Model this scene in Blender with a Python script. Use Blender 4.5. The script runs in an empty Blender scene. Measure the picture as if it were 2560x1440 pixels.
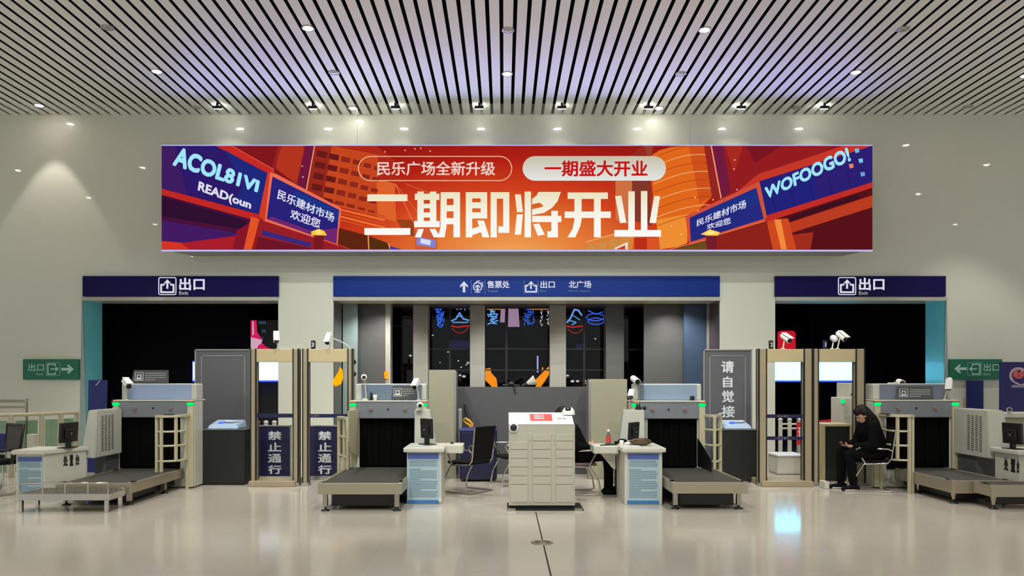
import bpy, bmesh, math, random
from mathutils import Vector, Matrix
random.seed(7)
SC = bpy.context.scene
COL = SC.collection
PI = math.pi
# ---------------------------------------------------------------- camera (level, eye height 1.65 m, looking along +Y)
F, CX, CY, EYE = 1850.0, 1260.0, 945.0, 1.65          # focal length / principal point in pixels of the 2560 x 1440 frame
WALL = 14.75                                           # distance of the front wall
CEIL = 6.90
cam_d = bpy.data.cameras.new('camera'); cam = bpy.data.objects.new('camera', cam_d); COL.objects.link(cam)
cam_d.sensor_width = 36.0; cam_d.lens = 36.0*F/2560.0
cam_d.shift_x = (1280.0-CX)/2560.0; cam_d.shift_y = (CY-720.0)/2560.0
cam_d.clip_end = 200
cam.location = (0, 0, EYE); cam.rotation_euler = (PI/2, 0, 0)
SC.camera = cam
# ---------------------------------------------------------------- world, exposure
w = bpy.data.worlds.new('world'); SC.world = w; w.use_nodes = True
w.node_tree.nodes['Background'].inputs['Color'].default_value = (0.92, 0.97, 0.95, 1)
w.node_tree.nodes['Background'].inputs['Strength'].default_value = 0.56
SC.view_settings.view_transform = 'Standard'; SC.view_settings.look = 'None'
SC.view_settings.exposure = 0.0; SC.view_settings.gamma = 1.0; SC.view_settings.use_curve_mapping = False
VEST_W = 90.0        # added spots without fixtures in the vestibule behind the middle opening
NEAR_W = 95.0        # the three downlights close to the wall
DOWN_W = 330.0        # each lit ceiling downlight
CENTRE_W = 470.0     # the wide-beam lamps of the middle rows, tilted towards the front wall
FLOOD_W = 11.0       # each wall floodlight above the screen
WASH_W = 8.5        # added blue area lights above the screen that tint the ceiling
def X(px, d): return (px-CX)*d/F
def Z(py, d): return EYE-(py-CY)*d/F
def P(px, py, d): return Vector((X(px, d), d, Z(py, d)))
def FD(py): return F*EYE/(py-CY)                       # distance of a floor point seen at image height py
# ---------------------------------------------------------------- materials
def s2l(c):
    c = c/255.0
    return c/12.92 if c <= 0.04045 else ((c+0.055)/1.055)**2.4
def rgb(c): return (s2l(c[0]), s2l(c[1]), s2l(c[2]), 1.0)
def mat(name, col, rough=0.5, metal=0.0, spec=0.5, coat=0.0, noise=0.06, scale=6.0, stretch=None, bump=0.0):
    m = bpy.data.materials.new(name); m.use_nodes = True
    nt = m.node_tree; b = nt.nodes['Principled BSDF']
    b.inputs['Roughness'].default_value = rough; b.inputs['Metallic'].default_value = metal
    b.inputs['Specular IOR Level'].default_value = spec
    b.inputs['Coat Weight'].default_value = coat; b.inputs['Coat Roughness'].default_value = 0.03
    tc = nt.nodes.new('ShaderNodeTexCoord'); n = nt.nodes.new('ShaderNodeTexNoise')
    n.inputs['Scale'].default_value = scale; n.inputs['Detail'].default_value = 3
    if stretch:
        mp = nt.nodes.new('ShaderNodeMapping'); mp.inputs['Scale'].default_value = stretch
        nt.links.new(tc.outputs['Object'], mp.inputs['Vector']); nt.links.new(mp.outputs['Vector'], n.inputs['Vector'])
    else: nt.links.new(tc.outputs['Object'], n.inputs['Vector'])
    mr = nt.nodes.new('ShaderNodeMapRange')
    mr.inputs['To Min'].default_value = 1-noise; mr.inputs['To Max'].default_value = 1+noise
    hs = nt.nodes.new('ShaderNodeHueSaturation'); hs.inputs['Color'].default_value = rgb(col)
    nt.links.new(n.outputs['Fac'], mr.inputs['Value']); nt.links.new(mr.outputs['Result'], hs.inputs['Value'])
    nt.links.new(hs.outputs['Color'], b.inputs['Base Color'])
    if bump:
        bp = nt.nodes.new('ShaderNodeBump'); bp.inputs['Strength'].default_value = bump; bp.inputs['Distance'].default_value = 0.01
        nt.links.new(n.outputs['Fac'], bp.inputs['Height']); nt.links.new(bp.outputs['Normal'], b.inputs['Normal'])
    return m
def emit(name, col, strength=1.0, sample=True):
    m = bpy.data.materials.new(name); m.use_nodes = True; nt = m.node_tree
    nt.nodes.remove(nt.nodes['Principled BSDF'])
    e = nt.nodes.new('ShaderNodeEmission'); e.inputs['Color'].default_value = rgb(col); e.inputs['Strength'].default_value = strength
    nt.links.new(e.outputs[0], nt.nodes['Material Output'].inputs['Surface'])
    if not sample: m.cycles.emission_sampling = 'NONE'
    return m
def glass(name, tint, gloss=0.08, clear=0.9):
    m = bpy.data.materials.new(name); m.use_nodes = True; nt = m.node_tree
    nt.nodes.remove(nt.nodes['Principled BSDF'])
    t = nt.nodes.new('ShaderNodeBsdfTransparent'); t.inputs['Color'].default_value = rgb(tint)
    g = nt.nodes.new('ShaderNodeBsdfGlossy'); g.inputs['Roughness'].default_value = 0.02
    mx = nt.nodes.new('ShaderNodeMixShader'); mx.inputs['Fac'].default_value = gloss
    nt.links.new(t.outputs[0], mx.inputs[1]); nt.links.new(g.outputs[0], mx.inputs[2])
    nt.links.new(mx.outputs[0], nt.nodes['Material Output'].inputs['Surface'])
    return m
M = {}
M['floor'] = mat('polished_tile', (202, 193, 180), 0.13, 0, 0.55, noise=0.03, scale=1.2)
def floor_joints():
    nt = M['floor'].node_tree; b = nt.nodes['Principled BSDF']
    tc = nt.nodes.new('ShaderNodeTexCoord'); br = nt.nodes.new('ShaderNodeTexBrick')
    br.offset = 0.0
    br.inputs['Scale'].default_value = 1.0; br.inputs['Brick Width'].default_value = 0.8; br.inputs['Row Height'].default_value = 0.8
    br.inputs['Mortar Size'].default_value = 0.002; br.inputs['Mortar Smooth'].default_value = 0.3
    br.inputs['Color1'].default_value = (1, 1, 1, 1); br.inputs['Color2'].default_value = (.965, .96, .955, 1); br.inputs['Mortar'].default_value = (.8, .79, .77, 1)
    mp = nt.nodes.new('ShaderNodeMapping'); mp.inputs['Location'].default_value = (0.41, 0.1, 0)
    nt.links.new(tc.outputs['Object'], mp.inputs['Vector']); nt.links.new(mp.outputs['Vector'], br.inputs['Vector'])
    mx = nt.nodes.new('ShaderNodeMix'); mx.data_type = 'RGBA'; mx.blend_type = 'MULTIPLY'; mx.inputs['Factor'].default_value = 1.0
    src = b.inputs['Base Color'].links[0].from_socket
    nt.links.new(src, mx.inputs[6]); nt.links.new(br.outputs['Color'], mx.inputs[7]); nt.links.new(mx.outputs[2], b.inputs['Base Color'])
floor_joints()
M['wall'] = mat('wall_panel', (222, 222, 207), 0.32, 0, 0.5, coat=0.55, noise=0.02, scale=0.7)
M['slat'] = mat('ceiling_slat', (240, 241, 234), 0.42, 0, 0.5, noise=0.03, scale=0.8)
M['void'] = mat('ceiling_void', (9, 9, 11), 0.9, 0, 0.1)
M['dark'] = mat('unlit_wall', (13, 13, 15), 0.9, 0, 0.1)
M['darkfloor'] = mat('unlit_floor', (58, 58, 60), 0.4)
M['cyan'] = mat('cyan_reveal', (128, 226, 236), 0.35, coat=0.2)
M['cyan_pale'] = mat('painted_reveal_light', (150, 170, 168), 0.3, coat=0.2)
M['trim'] = mat('pale_trim', (186, 184, 172), 0.4)
M['col'] = mat('column_cladding', (160, 157, 148), 0.4)
M['col_dark'] = mat('dark_panel', (92, 93, 92), 0.4)
M['blue_panel'] = mat('blue_grey_panel', (62, 80, 104), 0.35)
M['mirror_brown'] = mat('dark_glossy_jamb', (84, 66, 64), 0.12, 0, 0.7)
M['window'] = glass('window_glass', (225, 225, 230), 0.02)
M['mullion'] = mat('dark_mullion', (26, 24, 26), 0.4)
M['steel'] = mat('brushed_steel', (176, 170, 156), 0.27, 1.0, stretch=(2, 2, 60), noise=0.05)
M['steel_warm'] = mat('apron_steel', (172, 162, 142), 0.34, 0.45, stretch=(60, 2, 2), noise=0.05)
M['chrome'] = mat('chrome', (205, 202, 196), 0.12, 1.0)
M['cream'] = mat('cream_paint', (196, 188, 158), 0.45)
M['beige'] = mat('beige_plastic', (200, 182, 142), 0.45)
M['beige_dark'] = mat('brown_beige_plastic', (166, 152, 124), 0.4)
M['white'] = mat('white_plastic', (208, 205, 192), 0.4)
M['locker'] = mat('locker_enamel', (186, 182, 166), 0.42)
M['white_pure'] = mat('bright_white_plastic', (240, 240, 238), 0.35)
M['scan_white'] = mat('scanner_shell', (196, 196, 184), 0.45)
M['olive'] = mat('olive_grey_laminate', (160, 156, 134), 0.5)
M['hood_grey'] = mat('hood_grey', (124, 128, 134), 0.4)
M['hood_blue'] = mat('hood_blue', (150, 166, 198), 0.35)
M['black'] = mat('black_plastic', (20, 20, 22), 0.45)
M['black_cab'] = mat('black_cabinet', (24, 26, 25), 0.5, noise=0.1)
M['void_black'] = mat('tunnel_black', (6, 6, 6), 0.9, 0, 0.1)
M['rubber'] = mat('rubber_belt', (62, 62, 56), 0.6, noise=0.08, scale=30)
M['navy'] = mat('navy_board', (27, 27, 72), 0.45)
M['navy_light'] = mat('navy_panel', (30, 38, 104), 0.4)
M['navy_box'] = mat('navy_box', (18, 22, 58), 0.5)
M['dark_grey'] = mat('dark_grey_panel', (82, 82, 84), 0.5)
M['board_grey'] = mat('board_grey', (98, 97, 102), 0.4, noise=0.03)
M['alu'] = mat('aluminium', (184, 184, 182), 0.35, 0.8)
M['lit_letter'] = emit('backlit_lettering', (216, 218, 230), 1.0, False)
M['letter'] = mat('white_lettering', (226, 228, 232), 0.5)
M['green'] = mat('exit_green', (24, 112, 84), 0.45)
M['green_letter'] = mat('mint_lettering', (184, 224, 208), 0.5)
M['ink'] = mat('black_ink', (28, 26, 26), 0.6)
M['paper'] = mat('notice_sheet', (176, 196, 204), 0.5)
M['paper_blue'] = mat('notice_blue_band', (84, 102, 168), 0.5)
M['paper_blue2'] = mat('notice_foot_blue', (62, 122, 180), 0.5)
M['paper_ink'] = mat('notice_print', (110, 142, 158), 0.6)
M['red'] = mat('red_print', (214, 40, 50), 0.5)
M['dull_red'] = mat('dull_red_cap', (150, 108, 102), 0.5)
M['red_label'] = mat('red_label', (226, 76, 70), 0.5)
M['red_lit'] = emit('lit_red', (206, 26, 42), 0.9, False)
M['pink'] = emit('pink_film', (214, 30, 92), 0.95, False)
M['pinkwhite'] = emit('pale_pink_film', (214, 172, 190), 0.9, False)
M['orange_cap'] = mat('orange_cap', (190, 84, 40), 0.4)
M['yellow'] = mat('yellow_plastic', (218, 162, 44), 0.4)
M['brown'] = mat('brown_leather', (96, 72, 54), 0.5)
M['coat'] = mat('black_coat', (10, 10, 12), 0.9, 0, 0.1, noise=0.3, scale=20, bump=0.3)
M['trouser'] = mat('dark_trousers', (12, 12, 16), 0.9, 0, 0.1, noise=0.2, scale=20)
M['skin'] = mat('skin', (196, 150, 124), 0.55)
M['hair'] = mat('dark_hair', (22, 16, 14), 0.6, 0, 0.25, stretch=(60, 60, 6), noise=0.3)
M['shoe'] = mat('shoe_white', (205, 205, 200), 0.5)
M['fabric'] = mat('black_fabric', (12, 12, 14), 0.85, 0, 0.2, noise=0.2, scale=40)
M['mauve'] = mat('mauve_cushion', (120, 98, 98), 0.7)
M['mesh'] = mat('mesh_back', (70, 64, 62), 0.7, noise=0.2, scale=200)
M['gglass'] = glass('green_glass', (196, 218, 200), 0.10)
M['gedge'] = mat('glass_edge', (150, 176, 156), 0.2)
M['lens'] = mat('dark_lens', (8, 8, 10), 0.1, 0, 0.8)
M['acryl'] = glass('clear_acrylic', (214, 216, 218), 0.12)
M['lamp'] = emit('lamp_glow', (255, 250, 238), 60.0, False)
M['flood'] = emit('flood_glow', (250, 255, 240), 55.0, False)
M['lightbox'] = emit('lightbox_glow', (106, 214, 255), 6.5)
M['lightbox_soft'] = emit('lightbox_soft_glow', (214, 240, 255), 1.5)
M['lightbox_blue'] = emit('lightbox_blue_edge', (70, 90, 250), 1.0)
M['lamp_green'] = emit('green_lamp', (0, 255, 128), 1.0, False)
M['led_blue'] = emit('blue_led', (60, 96, 255), 1.5, False)
M['led_edge'] = emit('screen_edge_glow', (190, 194, 246), 1.0)
M['tray'] = mat('pale_blue_tray', (170, 190, 214), 0.3)
M['n_blue'] = emit('blue_reflection', (110, 180, 255), 1.35, False)
M['n_blue2'] = emit('deep_blue_reflection', (50, 110, 245), 1.35, False)
M['n_pink'] = emit('pink_reflection', (205, 168, 196), 0.9, False)
M['n_red'] = emit('red_reflection', (225, 40, 40), 0.9, False)
M['n_orange'] = emit('orange_glow', (255, 146, 6), 1.7, False)
M['n_white'] = emit('street_white', (240, 236, 240), 1.0, False)
M['n_dim'] = emit('dim_blue_glow', (38, 34, 82), 0.8, False)
M['n_violet'] = emit('violet_light', (196, 186, 255), 1.2, False)
M['n_amber'] = emit('amber_ceiling', (226, 150, 60), 0.8, False)
# ---------------------------------------------------------------- mesh builder
class MB:
    def __init__(s): s.bm = bmesh.new(); s.mi = 0; s.lay = 0
    def face(s, pts, smooth=False):
        vs = [s.bm.verts.new(p) for p in pts]
        try: f = s.bm.faces.new(vs)
        except ValueError: return
        f.material_index = s.mi; f.smooth = smooth
        return f
    def shell(s, vs, fs, smooth=False):
        v = [s.bm.verts.new(p) for p in vs]
        for f in fs:
            try: q = s.bm.faces.new([v[i] for i in f]); q.material_index = s.mi; q.smooth = smooth
            except ValueError: pass
        return s
    def box(s, x0, x1, y0, y1, z0, z1, bev=0.0, rz=0.0, c=None):
        t = bmesh.new(); bmesh.ops.create_cube(t, size=1.0)
        for v in t.verts:
            v.co = Vector(((x0+x1)/2+v.co.x*(x1-x0), (y0+y1)/2+v.co.y*(y1-y0), (z0+z1)/2+v.co.z*(z1-z0)))
        bev = min(bev, 0.45*min(abs(x1-x0), abs(y1-y0), abs(z1-z0)))
        if bev > 0: bmesh.ops.bevel(t, geom=list(t.edges), offset=bev, segments=2, affect='EDGES', profile=0.5)
        if rz:
            cc = Vector(c) if c else Vector(((x0+x1)/2, (y0+y1)/2, 0))
            R = Matrix.Rotation(rz, 3, 'Z')
            for v in t.verts: v.co = R @ (v.co-cc)+cc
        s.take(t); return s
    def take(s, t, smooth=None):
        t.verts.index_update(); v = [s.bm.verts.new(q.co) for q in t.verts]
        for f in t.faces:
            try: q = s.bm.faces.new([v[i.index] for i in f.verts])
            except ValueError: continue
            q.material_index = s.mi; q.smooth = f.smooth if smooth is None else smooth
        t.free()
    def pbox(s, px0, px1, py0, py1, d0, d1, bev=0.0):
        return s.box(X(px0, d0), X(px1, d0), d0, d1, Z(py1, d0), Z(py0, d0), bev)
    def prism(s, poly, a0, a1, axis='y'):
        """poly: 2-D outline; axis y -> (x,z), axis x -> (y,z), axis z -> (x,y); extruded from a0 to a1"""
        def q(p, a):
            return {'y': (p[0], a, p[1]), 'x': (a, p[0], p[1]), 'z': (p[0], p[1], a)}[axis]
        n = len(poly); vs = [q(p, a0) for p in poly]+[q(p, a1) for p in poly]
        fs = [list(range(n)), list(range(2*n-1, n-1, -1))]+[[i, (i+1) % n, n+(i+1) % n, n+i] for i in range(n)]
        return s.shell(vs, fs)
    def cyl(s, p0, p1, r0, r1=None, n=18, cap=True):
        p0 = Vector(p0); p1 = Vector(p1); r1 = r0 if r1 is None else r1
        ax = (p1-p0).normalized(); u = ax.orthogonal().normalized(); v = ax.cross(u)
        a = [p0+(u*math.cos(2*PI*i/n)+v*math.sin(2*PI*i/n))*r0 for i in range(n)]
        b = [p1+(u*math.cos(2*PI*i/n)+v*math.sin(2*PI*i/n))*r1 for i in range(n)]
        s.shell(a+b, [[i, (i+1) % n, n+(i+1) % n, n+i] for i in range(n)], True)
        if cap: s.face(a); s.face(b)
        return s
    def tube(s, pts, r, n=10, closed=False):
        pts = [Vector(p) for p in pts]; m = len(pts); rings = []; u = None
        for i in range(m):
            if closed: t = (pts[(i+1) % m]-pts[i-1]).normalized()
            else: t = (pts[min(i+1, m-1)]-pts[max(i-1, 0)]).normalized()
            if u is None: u = t.orthogonal().normalized()
            u = (u-t*u.dot(t)).normalized(); v = t.cross(u)
            rings.append([pts[i]+(u*math.cos(2*PI*k/n)+v*math.sin(2*PI*k/n))*r for k in range(n)])
        vs = [p for q in rings for p in q]; fs = []
        for i in range(m if closed else m-1):
            j = (i+1) % m
            fs += [[i*n+k, i*n+(k+1) % n, j*n+(k+1) % n, j*n+k] for k in range(n)]
        s.shell(vs, fs, True)
        if not closed: s.face(rings[0]); s.face(rings[-1])
        return s
    def lathe(s, prof, c, n=24):
        c = Vector(c); vs = []; m = len(prof)
        for (r, z) in prof: vs += [c+Vector((r*math.cos(2*PI*k/n), r*math.sin(2*PI*k/n), z)) for k in range(n)]
        s.shell(vs, [[i*n+k, i*n+(k+1) % n, (i+1)*n+(k+1) % n, (i+1)*n+k] for i in range(m-1) for k in range(n)], True)
        if prof[0][0] > 1e-5: s.face(vs[:n])
        if prof[-1][0] > 1e-5: s.face(vs[-n:])
        return s
    def ball(s, c, r, sc=(1, 1, 1), n=16):
        t = bmesh.new(); bmesh.ops.create_uvsphere(t, u_segments=n, v_segments=max(6, n*2//3), radius=r)
        for v in t.verts: v.co = Vector((v.co.x*sc[0], v.co.y*sc[1], v.co.z*sc[2]))+Vector(c)
        s.take(t, True); return s
    def rot(s, c, rz=0, rx=0, ry=0):
        R = Matrix.Rotation(rz, 3, 'Z') @ Matrix.Rotation(ry, 3, 'Y') @ Matrix.Rotation(rx, 3, 'X'); c = Vector(c)
        for v in s.bm.verts: v.co = R @ (v.co-c)+c
        return s
    def text(s, string, c00, c10, c11, c01, out, depth=0.0, bold=0.0):
        """letters fitted into the 3-D quad (bottom-left, bottom-right, top-right, top-left), raised along the vector out"""
        vs, fs = glyphs(string, bold, depth > 0)
        c00, c10, c11, c01, out = map(Vector, (c00, c10, c11, c01, out))
        def q(p):
            a = c00.lerp(c10, p[0]); b = c01.lerp(c11, p[0])
            return a.lerp(b, p[1])+out*(0.002+(depth*p[2] if depth else 0.003*p[2]))
        return s.shell([q(p) for p in vs], fs)
_G = {}
def glyphs(string, bold, solid):
    key = (string, bold, solid)
    if key in _G: return _G[key]
    cu = bpy.data.curves.new('tmp', 'FONT'); cu.body = string; cu.size = 1.0; cu.resolution_u = 3
    cu.extrude = 0.05 if solid else 0.0
    o = bpy.data.objects.new('tmp', cu); COL.objects.link(o)
    bpy.context.view_layer.update()
    dg = bpy.context.evaluated_depsgraph_get(); me = o.evaluated_get(dg).to_mesh()
    vs = [v.co.copy() for v in me.vertices]; fs = [list(p.vertices) for p in me.polygons]
    o.evaluated_get(dg).to_mesh_clear(); bpy.data.objects.remove(o); bpy.data.curves.remove(cu)
    if bold:                                            # bold weight: the same letters struck again, shifted
        n0 = len(vs); v0, f0 = vs[:], fs[:]
        for k in range(6):
            q = Vector((math.cos(k*PI/3), math.sin(k*PI/3), 0.1*(k+1)/max(bold, 1e-6)))*bold
            fs += [[i+n0*(k+1) for i in f] for f in f0]; vs += [v+q for v in v0]
    x0 = min(v.x for v in vs); x1 = max(v.x for v in vs); y0 = min(v.y for v in vs); y1 = max(v.y for v in vs)
    sx = 1/max(x1-x0, 1e-6); sy = 1/max(y1-y0, 1e-6)
    _G[key] = ([((v.x-x0)*sx, (v.y-y0)*sy, (v.z+0.05)*10 if solid else v.z) for v in vs], fs)
    return _G[key]
def wloc(o):
    p = Vector(o.location)
    while o.parent: o = o.parent; p = p+Vector(o.location)
    return p
def obj(name, mb, m, parent=None, at=None, kind=None, label=None, bevel=0.0, norm=True):
    """link a builder as ONE mesh object; builder coordinates are world coordinates"""
    org = wloc(parent) if parent else (Vector(at) if at is not None else Vector((0, 0, 0)))
    if norm: bmesh.ops.recalc_face_normals(mb.bm, faces=list(mb.bm.faces))
    for v in mb.bm.verts: v.co -= org
    me = bpy.data.meshes.new(name); mb.bm.to_mesh(me); mb.bm.free()
    for q in (m if isinstance(m, (list, tuple)) else [m]): me.materials.append(q)
    o = bpy.data.objects.new(name, me); COL.objects.link(o)
    if parent: o.parent = parent
    else: o.location = org
    if kind: o['kind'] = kind
    if label: o['label'] = label
    return o
def tag(o, label, cat, group=None):
    o['label'] = label; o['category'] = cat
    if group: o['group'] = group
    return o
def thing(name, label, cat, loc, group=None):
    o = bpy.data.objects.new(name, None); COL.objects.link(o); o.location = loc; o.empty_display_size = 0.1
    return tag(o, label, cat, group)
def dup(root, loc, label, group=None):
    r = root.copy(); COL.objects.link(r); r.location = loc; r['label'] = label
    if group: r['group'] = group
    for ch in list(root.children):
        c = ch.copy(); COL.objects.link(c); c.parent = r
        for g in list(ch.children):
            e = g.copy(); COL.objects.link(e); e.parent = c
    return r
def struct(name, mb, m): return obj(name, mb, m, kind='structure')
FRONT = Vector((0, -1, 0))
def ptext(mb, string, px0, px1, py0, py1, d, bold=0.02, depth=0.0):
    """letters facing the camera inside a pixel rectangle at distance d"""
    return mb.text(string, P(px0, py1, d), P(px1, py1, d), P(px1, py0, d), P(px0, py0, d), FRONT, depth, bold)
def ppoly(mb, pts, d, t=0.004):
    """flat raised shape from pixel points at distance d, t thick towards the camera"""
    mb.lay += 1
    return mb.prism([(X(a, d), Z(b, d)) for a, b in pts], d-t-0.00025*(mb.lay % 12), d, 'y')
# ================================================================ SETTING
OL, OC, OR = (-8.40, -4.50), (-3.40, 4.30), (5.405, 8.81)      # the three openings in the front wall
OTOP, WB = 3.20, 15.45
b = MB()
b.box(-17, 17, WALL, WB, OTOP, CEIL+0.3)
for x0, x1 in ((-17, OL[0]), (OL[1], OC[0]), (OC[1], OR[0]), (OR[1], 17)): b.box(x0, x1, WALL, WB, 0, OTOP)
struct('wall_front', b, M['wall'])
b = MB(); b.box(-17, 17, -12, WB, -0.1, 0); struct('floor', b, M['floor'])
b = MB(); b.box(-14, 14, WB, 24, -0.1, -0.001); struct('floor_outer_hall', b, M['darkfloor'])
b = MB(); b.box(-17, 17, -12, WALL, CEIL+0.22, CEIL+0.3); ceil = struct('ceiling', b, M['void'])
b = MB()
for i in range(-82, 82):
    c = 0.061+0.2*i
    b.box(c-0.071, c+0.071, -11, WALL-0.004, CEIL, CEIL+0.008)
obj('ceiling_slats', b, M['slat'], ceil, kind='structure')
# reveals and edging of the openings
n = 0
def trim(mb, m):
    global n; n += 1
    return struct('trim_%d' % n, mb, m)
trim(MB().box(OL[0]-0.001, OL[0]+0.012, WALL+0.02, WB, 0, OTOP), M['cyan'])
trim(MB().box(OR[1]-0.012, OR[1]+0.001, WALL+0.02, WB, 0, OTOP), M['cyan'])
trim(MB().box(OC[0]-0.001, OC[0]+0.012, WALL+0.02, WB, 0, OTOP), M['mirror_brown'])
trim(MB().box(OC[1]-0.012, OC[1]+0.001, WALL+0.02, WB, 0, OTOP), M['mirror_brown'])
for a, c in (OL, OC, OR): trim(MB().box(a, c, WALL-0.05, WALL+0.03, OTOP-0.012, OTOP+0.06), M['trim'])
# painted light: pale wedges for the lit part of the side reveals
b = MB(); b.prism([(OL[0]-0.06, 0), (OL[0]+0.10, 0), (OL[0]+0.005, OTOP), (OL[0]-0.01, OTOP)], WALL-0.015, WALL+0.015, 'y'); trim(b, M['cyan_pale'])  # painted light on the left reveal, not a trim
b = MB(); b.prism([(OR[1]-0.10, 0), (OR[1]+0.06, 0), (OR[1]+0.01, OTOP), (OR[1]-0.005, OTOP)], WALL-0.015, WALL+0.015, 'y'); trim(b, M['cyan_pale'])  # painted light on the right reveal, not a trim
# unlit outer hall behind the wall
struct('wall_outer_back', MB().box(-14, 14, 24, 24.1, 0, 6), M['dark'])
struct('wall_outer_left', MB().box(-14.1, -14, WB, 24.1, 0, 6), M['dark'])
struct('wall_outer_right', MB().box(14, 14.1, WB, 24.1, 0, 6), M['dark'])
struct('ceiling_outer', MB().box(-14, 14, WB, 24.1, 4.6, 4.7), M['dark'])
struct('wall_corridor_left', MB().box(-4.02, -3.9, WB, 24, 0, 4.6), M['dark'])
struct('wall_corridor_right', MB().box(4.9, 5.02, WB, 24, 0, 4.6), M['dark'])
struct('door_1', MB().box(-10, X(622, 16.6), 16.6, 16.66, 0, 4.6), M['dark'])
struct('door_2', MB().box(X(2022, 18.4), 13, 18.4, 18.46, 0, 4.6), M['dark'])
# vestibule cladding, columns, windows
def vpanel(name, px0, px1, d, th, m, top=3.6):
    return struct(name, MB().box(X(px0, d), X(px1, d), d, d+th, 0, top), m)
vpanel('trim_9', 857, 893, 15.6, 0.08, M['cyan_pale'])
vpanel('trim_10', 895, 963, 16.0, 0.08, M['col_dark'])
vpanel('trim_11', 963, 976, 16.02, 0.3, M['trim'])
for i, (a, c, m) in enumerate(((1033, 1070, 'col'), (1175, 1212, 'col'), (1375, 1415, 'col'), (1515, 1560, 'col_dark'))):
    vpanel('column_%d' % (i+1), a, c, 16.5, 0.4, M[m])
vpanel('trim_12', 1610, 1708, 16.0, 0.08, M['col_dark'])
vpanel('trim_13', 1710, 1768, 15.75, 0.08, M['blue_panel'])
vpanel('trim_14', 1769, 1806, 15.6, 0.08, M['col'])
struct('wall_night_facade', MB().box(-3.9, 4.9, 19.525, 19.6, 0, 4.6), M['void_black'])
for lx in (-2.6, -0.2, 1.9, 3.6):  # added spots that brighten the vestibule, no fixtures modelled
    l = bpy.data.lights.new('vestibule_fill', 'SPOT'); l.energy = VEST_W; l.spot_size = math.radians(130); l.spot_blend = 0.8; l.shadow_soft_size = 0.04; l.color = (1, .96, .9)
    o = bpy.data.objects.new('vestibule_fill', l); COL.objects.link(o); o.location = (lx, 15.2, 3.17); o.rotation_euler = (math.radians(16), 0, 0)
struct('ceiling_vestibule', MB().box(-3.9, 4.9, WB, 17.3, 3.27, 3.35), M['col_dark'])
for i, (a, c, vx, hy) in enumerate(((974, 1036, [], [815]), (1066, 1178, [1125], [768, 873, 925]), (1208, 1380, [1266], [768, 872, 925]),
                                    (1410, 1520, [1460], [768, 873, 925]), (1555, 1614, [], [770, 874]))):
    d = 17.0
    wn = struct('window_%d' % (i+1), MB().box(X(a, d), X(c, d), d, d+0.012, 0, 3.3), M['window'])
    b = MB()
    for v in vx: b.box(X(v, d)-0.022, X(v, d)+0.022, d-0.03, d+0.03, 0, 3.3)
    for y in hy: b.box(X(a, d), X(c, d), d-0.025, d+0.025, Z(y, d)-0.014, Z(y, d)+0.014)
    b.box(X(a, d), X(a, d)+0.03, d-0.03, d+0.03, 0, 3.3); b.box(X(c, d)-0.03, X(c, d), d-0.03, d+0.03, 0, 3.3)
    obj('window_frame', b, M['mullion'], wn, kind='structure')
# expansion joint and floor box
struct('trim_15', MB().box(0.384, 0.398, -2, 9.1, -0.002, 0.001), M['ink'])
t = thing('floor_box', 'round stainless floor box cover set on the dark floor joint', 'floor box', (X(1355, FD(1357)), FD(1357), 0))
c = Vector(t.location)
obj('cover_ring', MB().lathe([(0.112, 0.0), (0.112, 0.003), (0.104, 0.006), (0.07, 0.006), (0.07, 0.0)], c, 40), M['steel'], t)
obj('cover_plate', MB().lathe([(0.0685, 0.0), (0.0685, 0.005), (0.0, 0.005)], c, 32), M['chrome'], t)
# ================================================================ CEILING LIGHTS
def spot(name, parent, p, energy, ang, col=(1, 0.97, 0.90), blend=0.7, rot=(0, 0, 0), size=0.06):
    l = bpy.data.lights.new(name, 'SPOT'); l.energy = energy; l.spot_size = ang; l.spot_blend = blend; l.color = col; l.shadow_soft_size = size
    o = bpy.data.objects.new(name, l); COL.objects.link(o); o.parent = parent
    o.location = Vector(p)-wloc(parent); o.rotation_euler = rot
    return o
def downlight(loc, lit, label, group):
    t = thing('ceiling_downlight', label, 'downlight', loc, group); c = Vector(loc)
    obj('housing', MB().lathe([(0.082, 0.03), (0.095, 0.0), (0.095, -0.012), (0.074, -0.012), (0.066, 0.01)], c, 24), M['alu'], t)
    obj('lamp_lens', MB().lathe([(0.07, 0.012), (0.07, -0.008), (0.045, -0.022), (0.0, -0.026)], c, 20), M['lamp' if lit else 'alu'], t)
    if lit: spot('downlight_beam', t, c+Vector((0, 0, -0.06)), DOWN_W, math.radians(72), blend=0.4)
    return t
CENTRE = bpy.data.lights.new('downlight_beam', 'SPOT'); CENTRE.energy = CENTRE_W; CENTRE.spot_size = math.radians(80); CENTRE.spot_blend = 0.6; CENTRE.color = (0.96, 1.0, 0.95); CENTRE.shadow_soft_size = 0.08
NEAR = bpy.data.lights.new('downlight_beam', 'SPOT'); NEAR.energy = NEAR_W; NEAR.spot_size = math.radians(61); NEAR.spot_blend = 0.22; NEAR.color = (1, 0.95, 0.84); NEAR.shadow_soft_size = 0.06
def near(t):
    for o in t.children:
        if o.type == 'LIGHT': o.data = NEAR
def centre(t):
    for o in t.children:
        if o.type == 'LIGHT': o.data = CENTRE; o.rotation_euler = (math.radians(43), 0, 0)
G_LIT = 'lit downlights in the slatted ceiling'; G_OFF = 'unlit downlights in the slatted ceiling'
def cxy(px, py): d = (CEIL-EYE)*F/(CY-py); return (X(px, d), d, CEIL)
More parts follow.
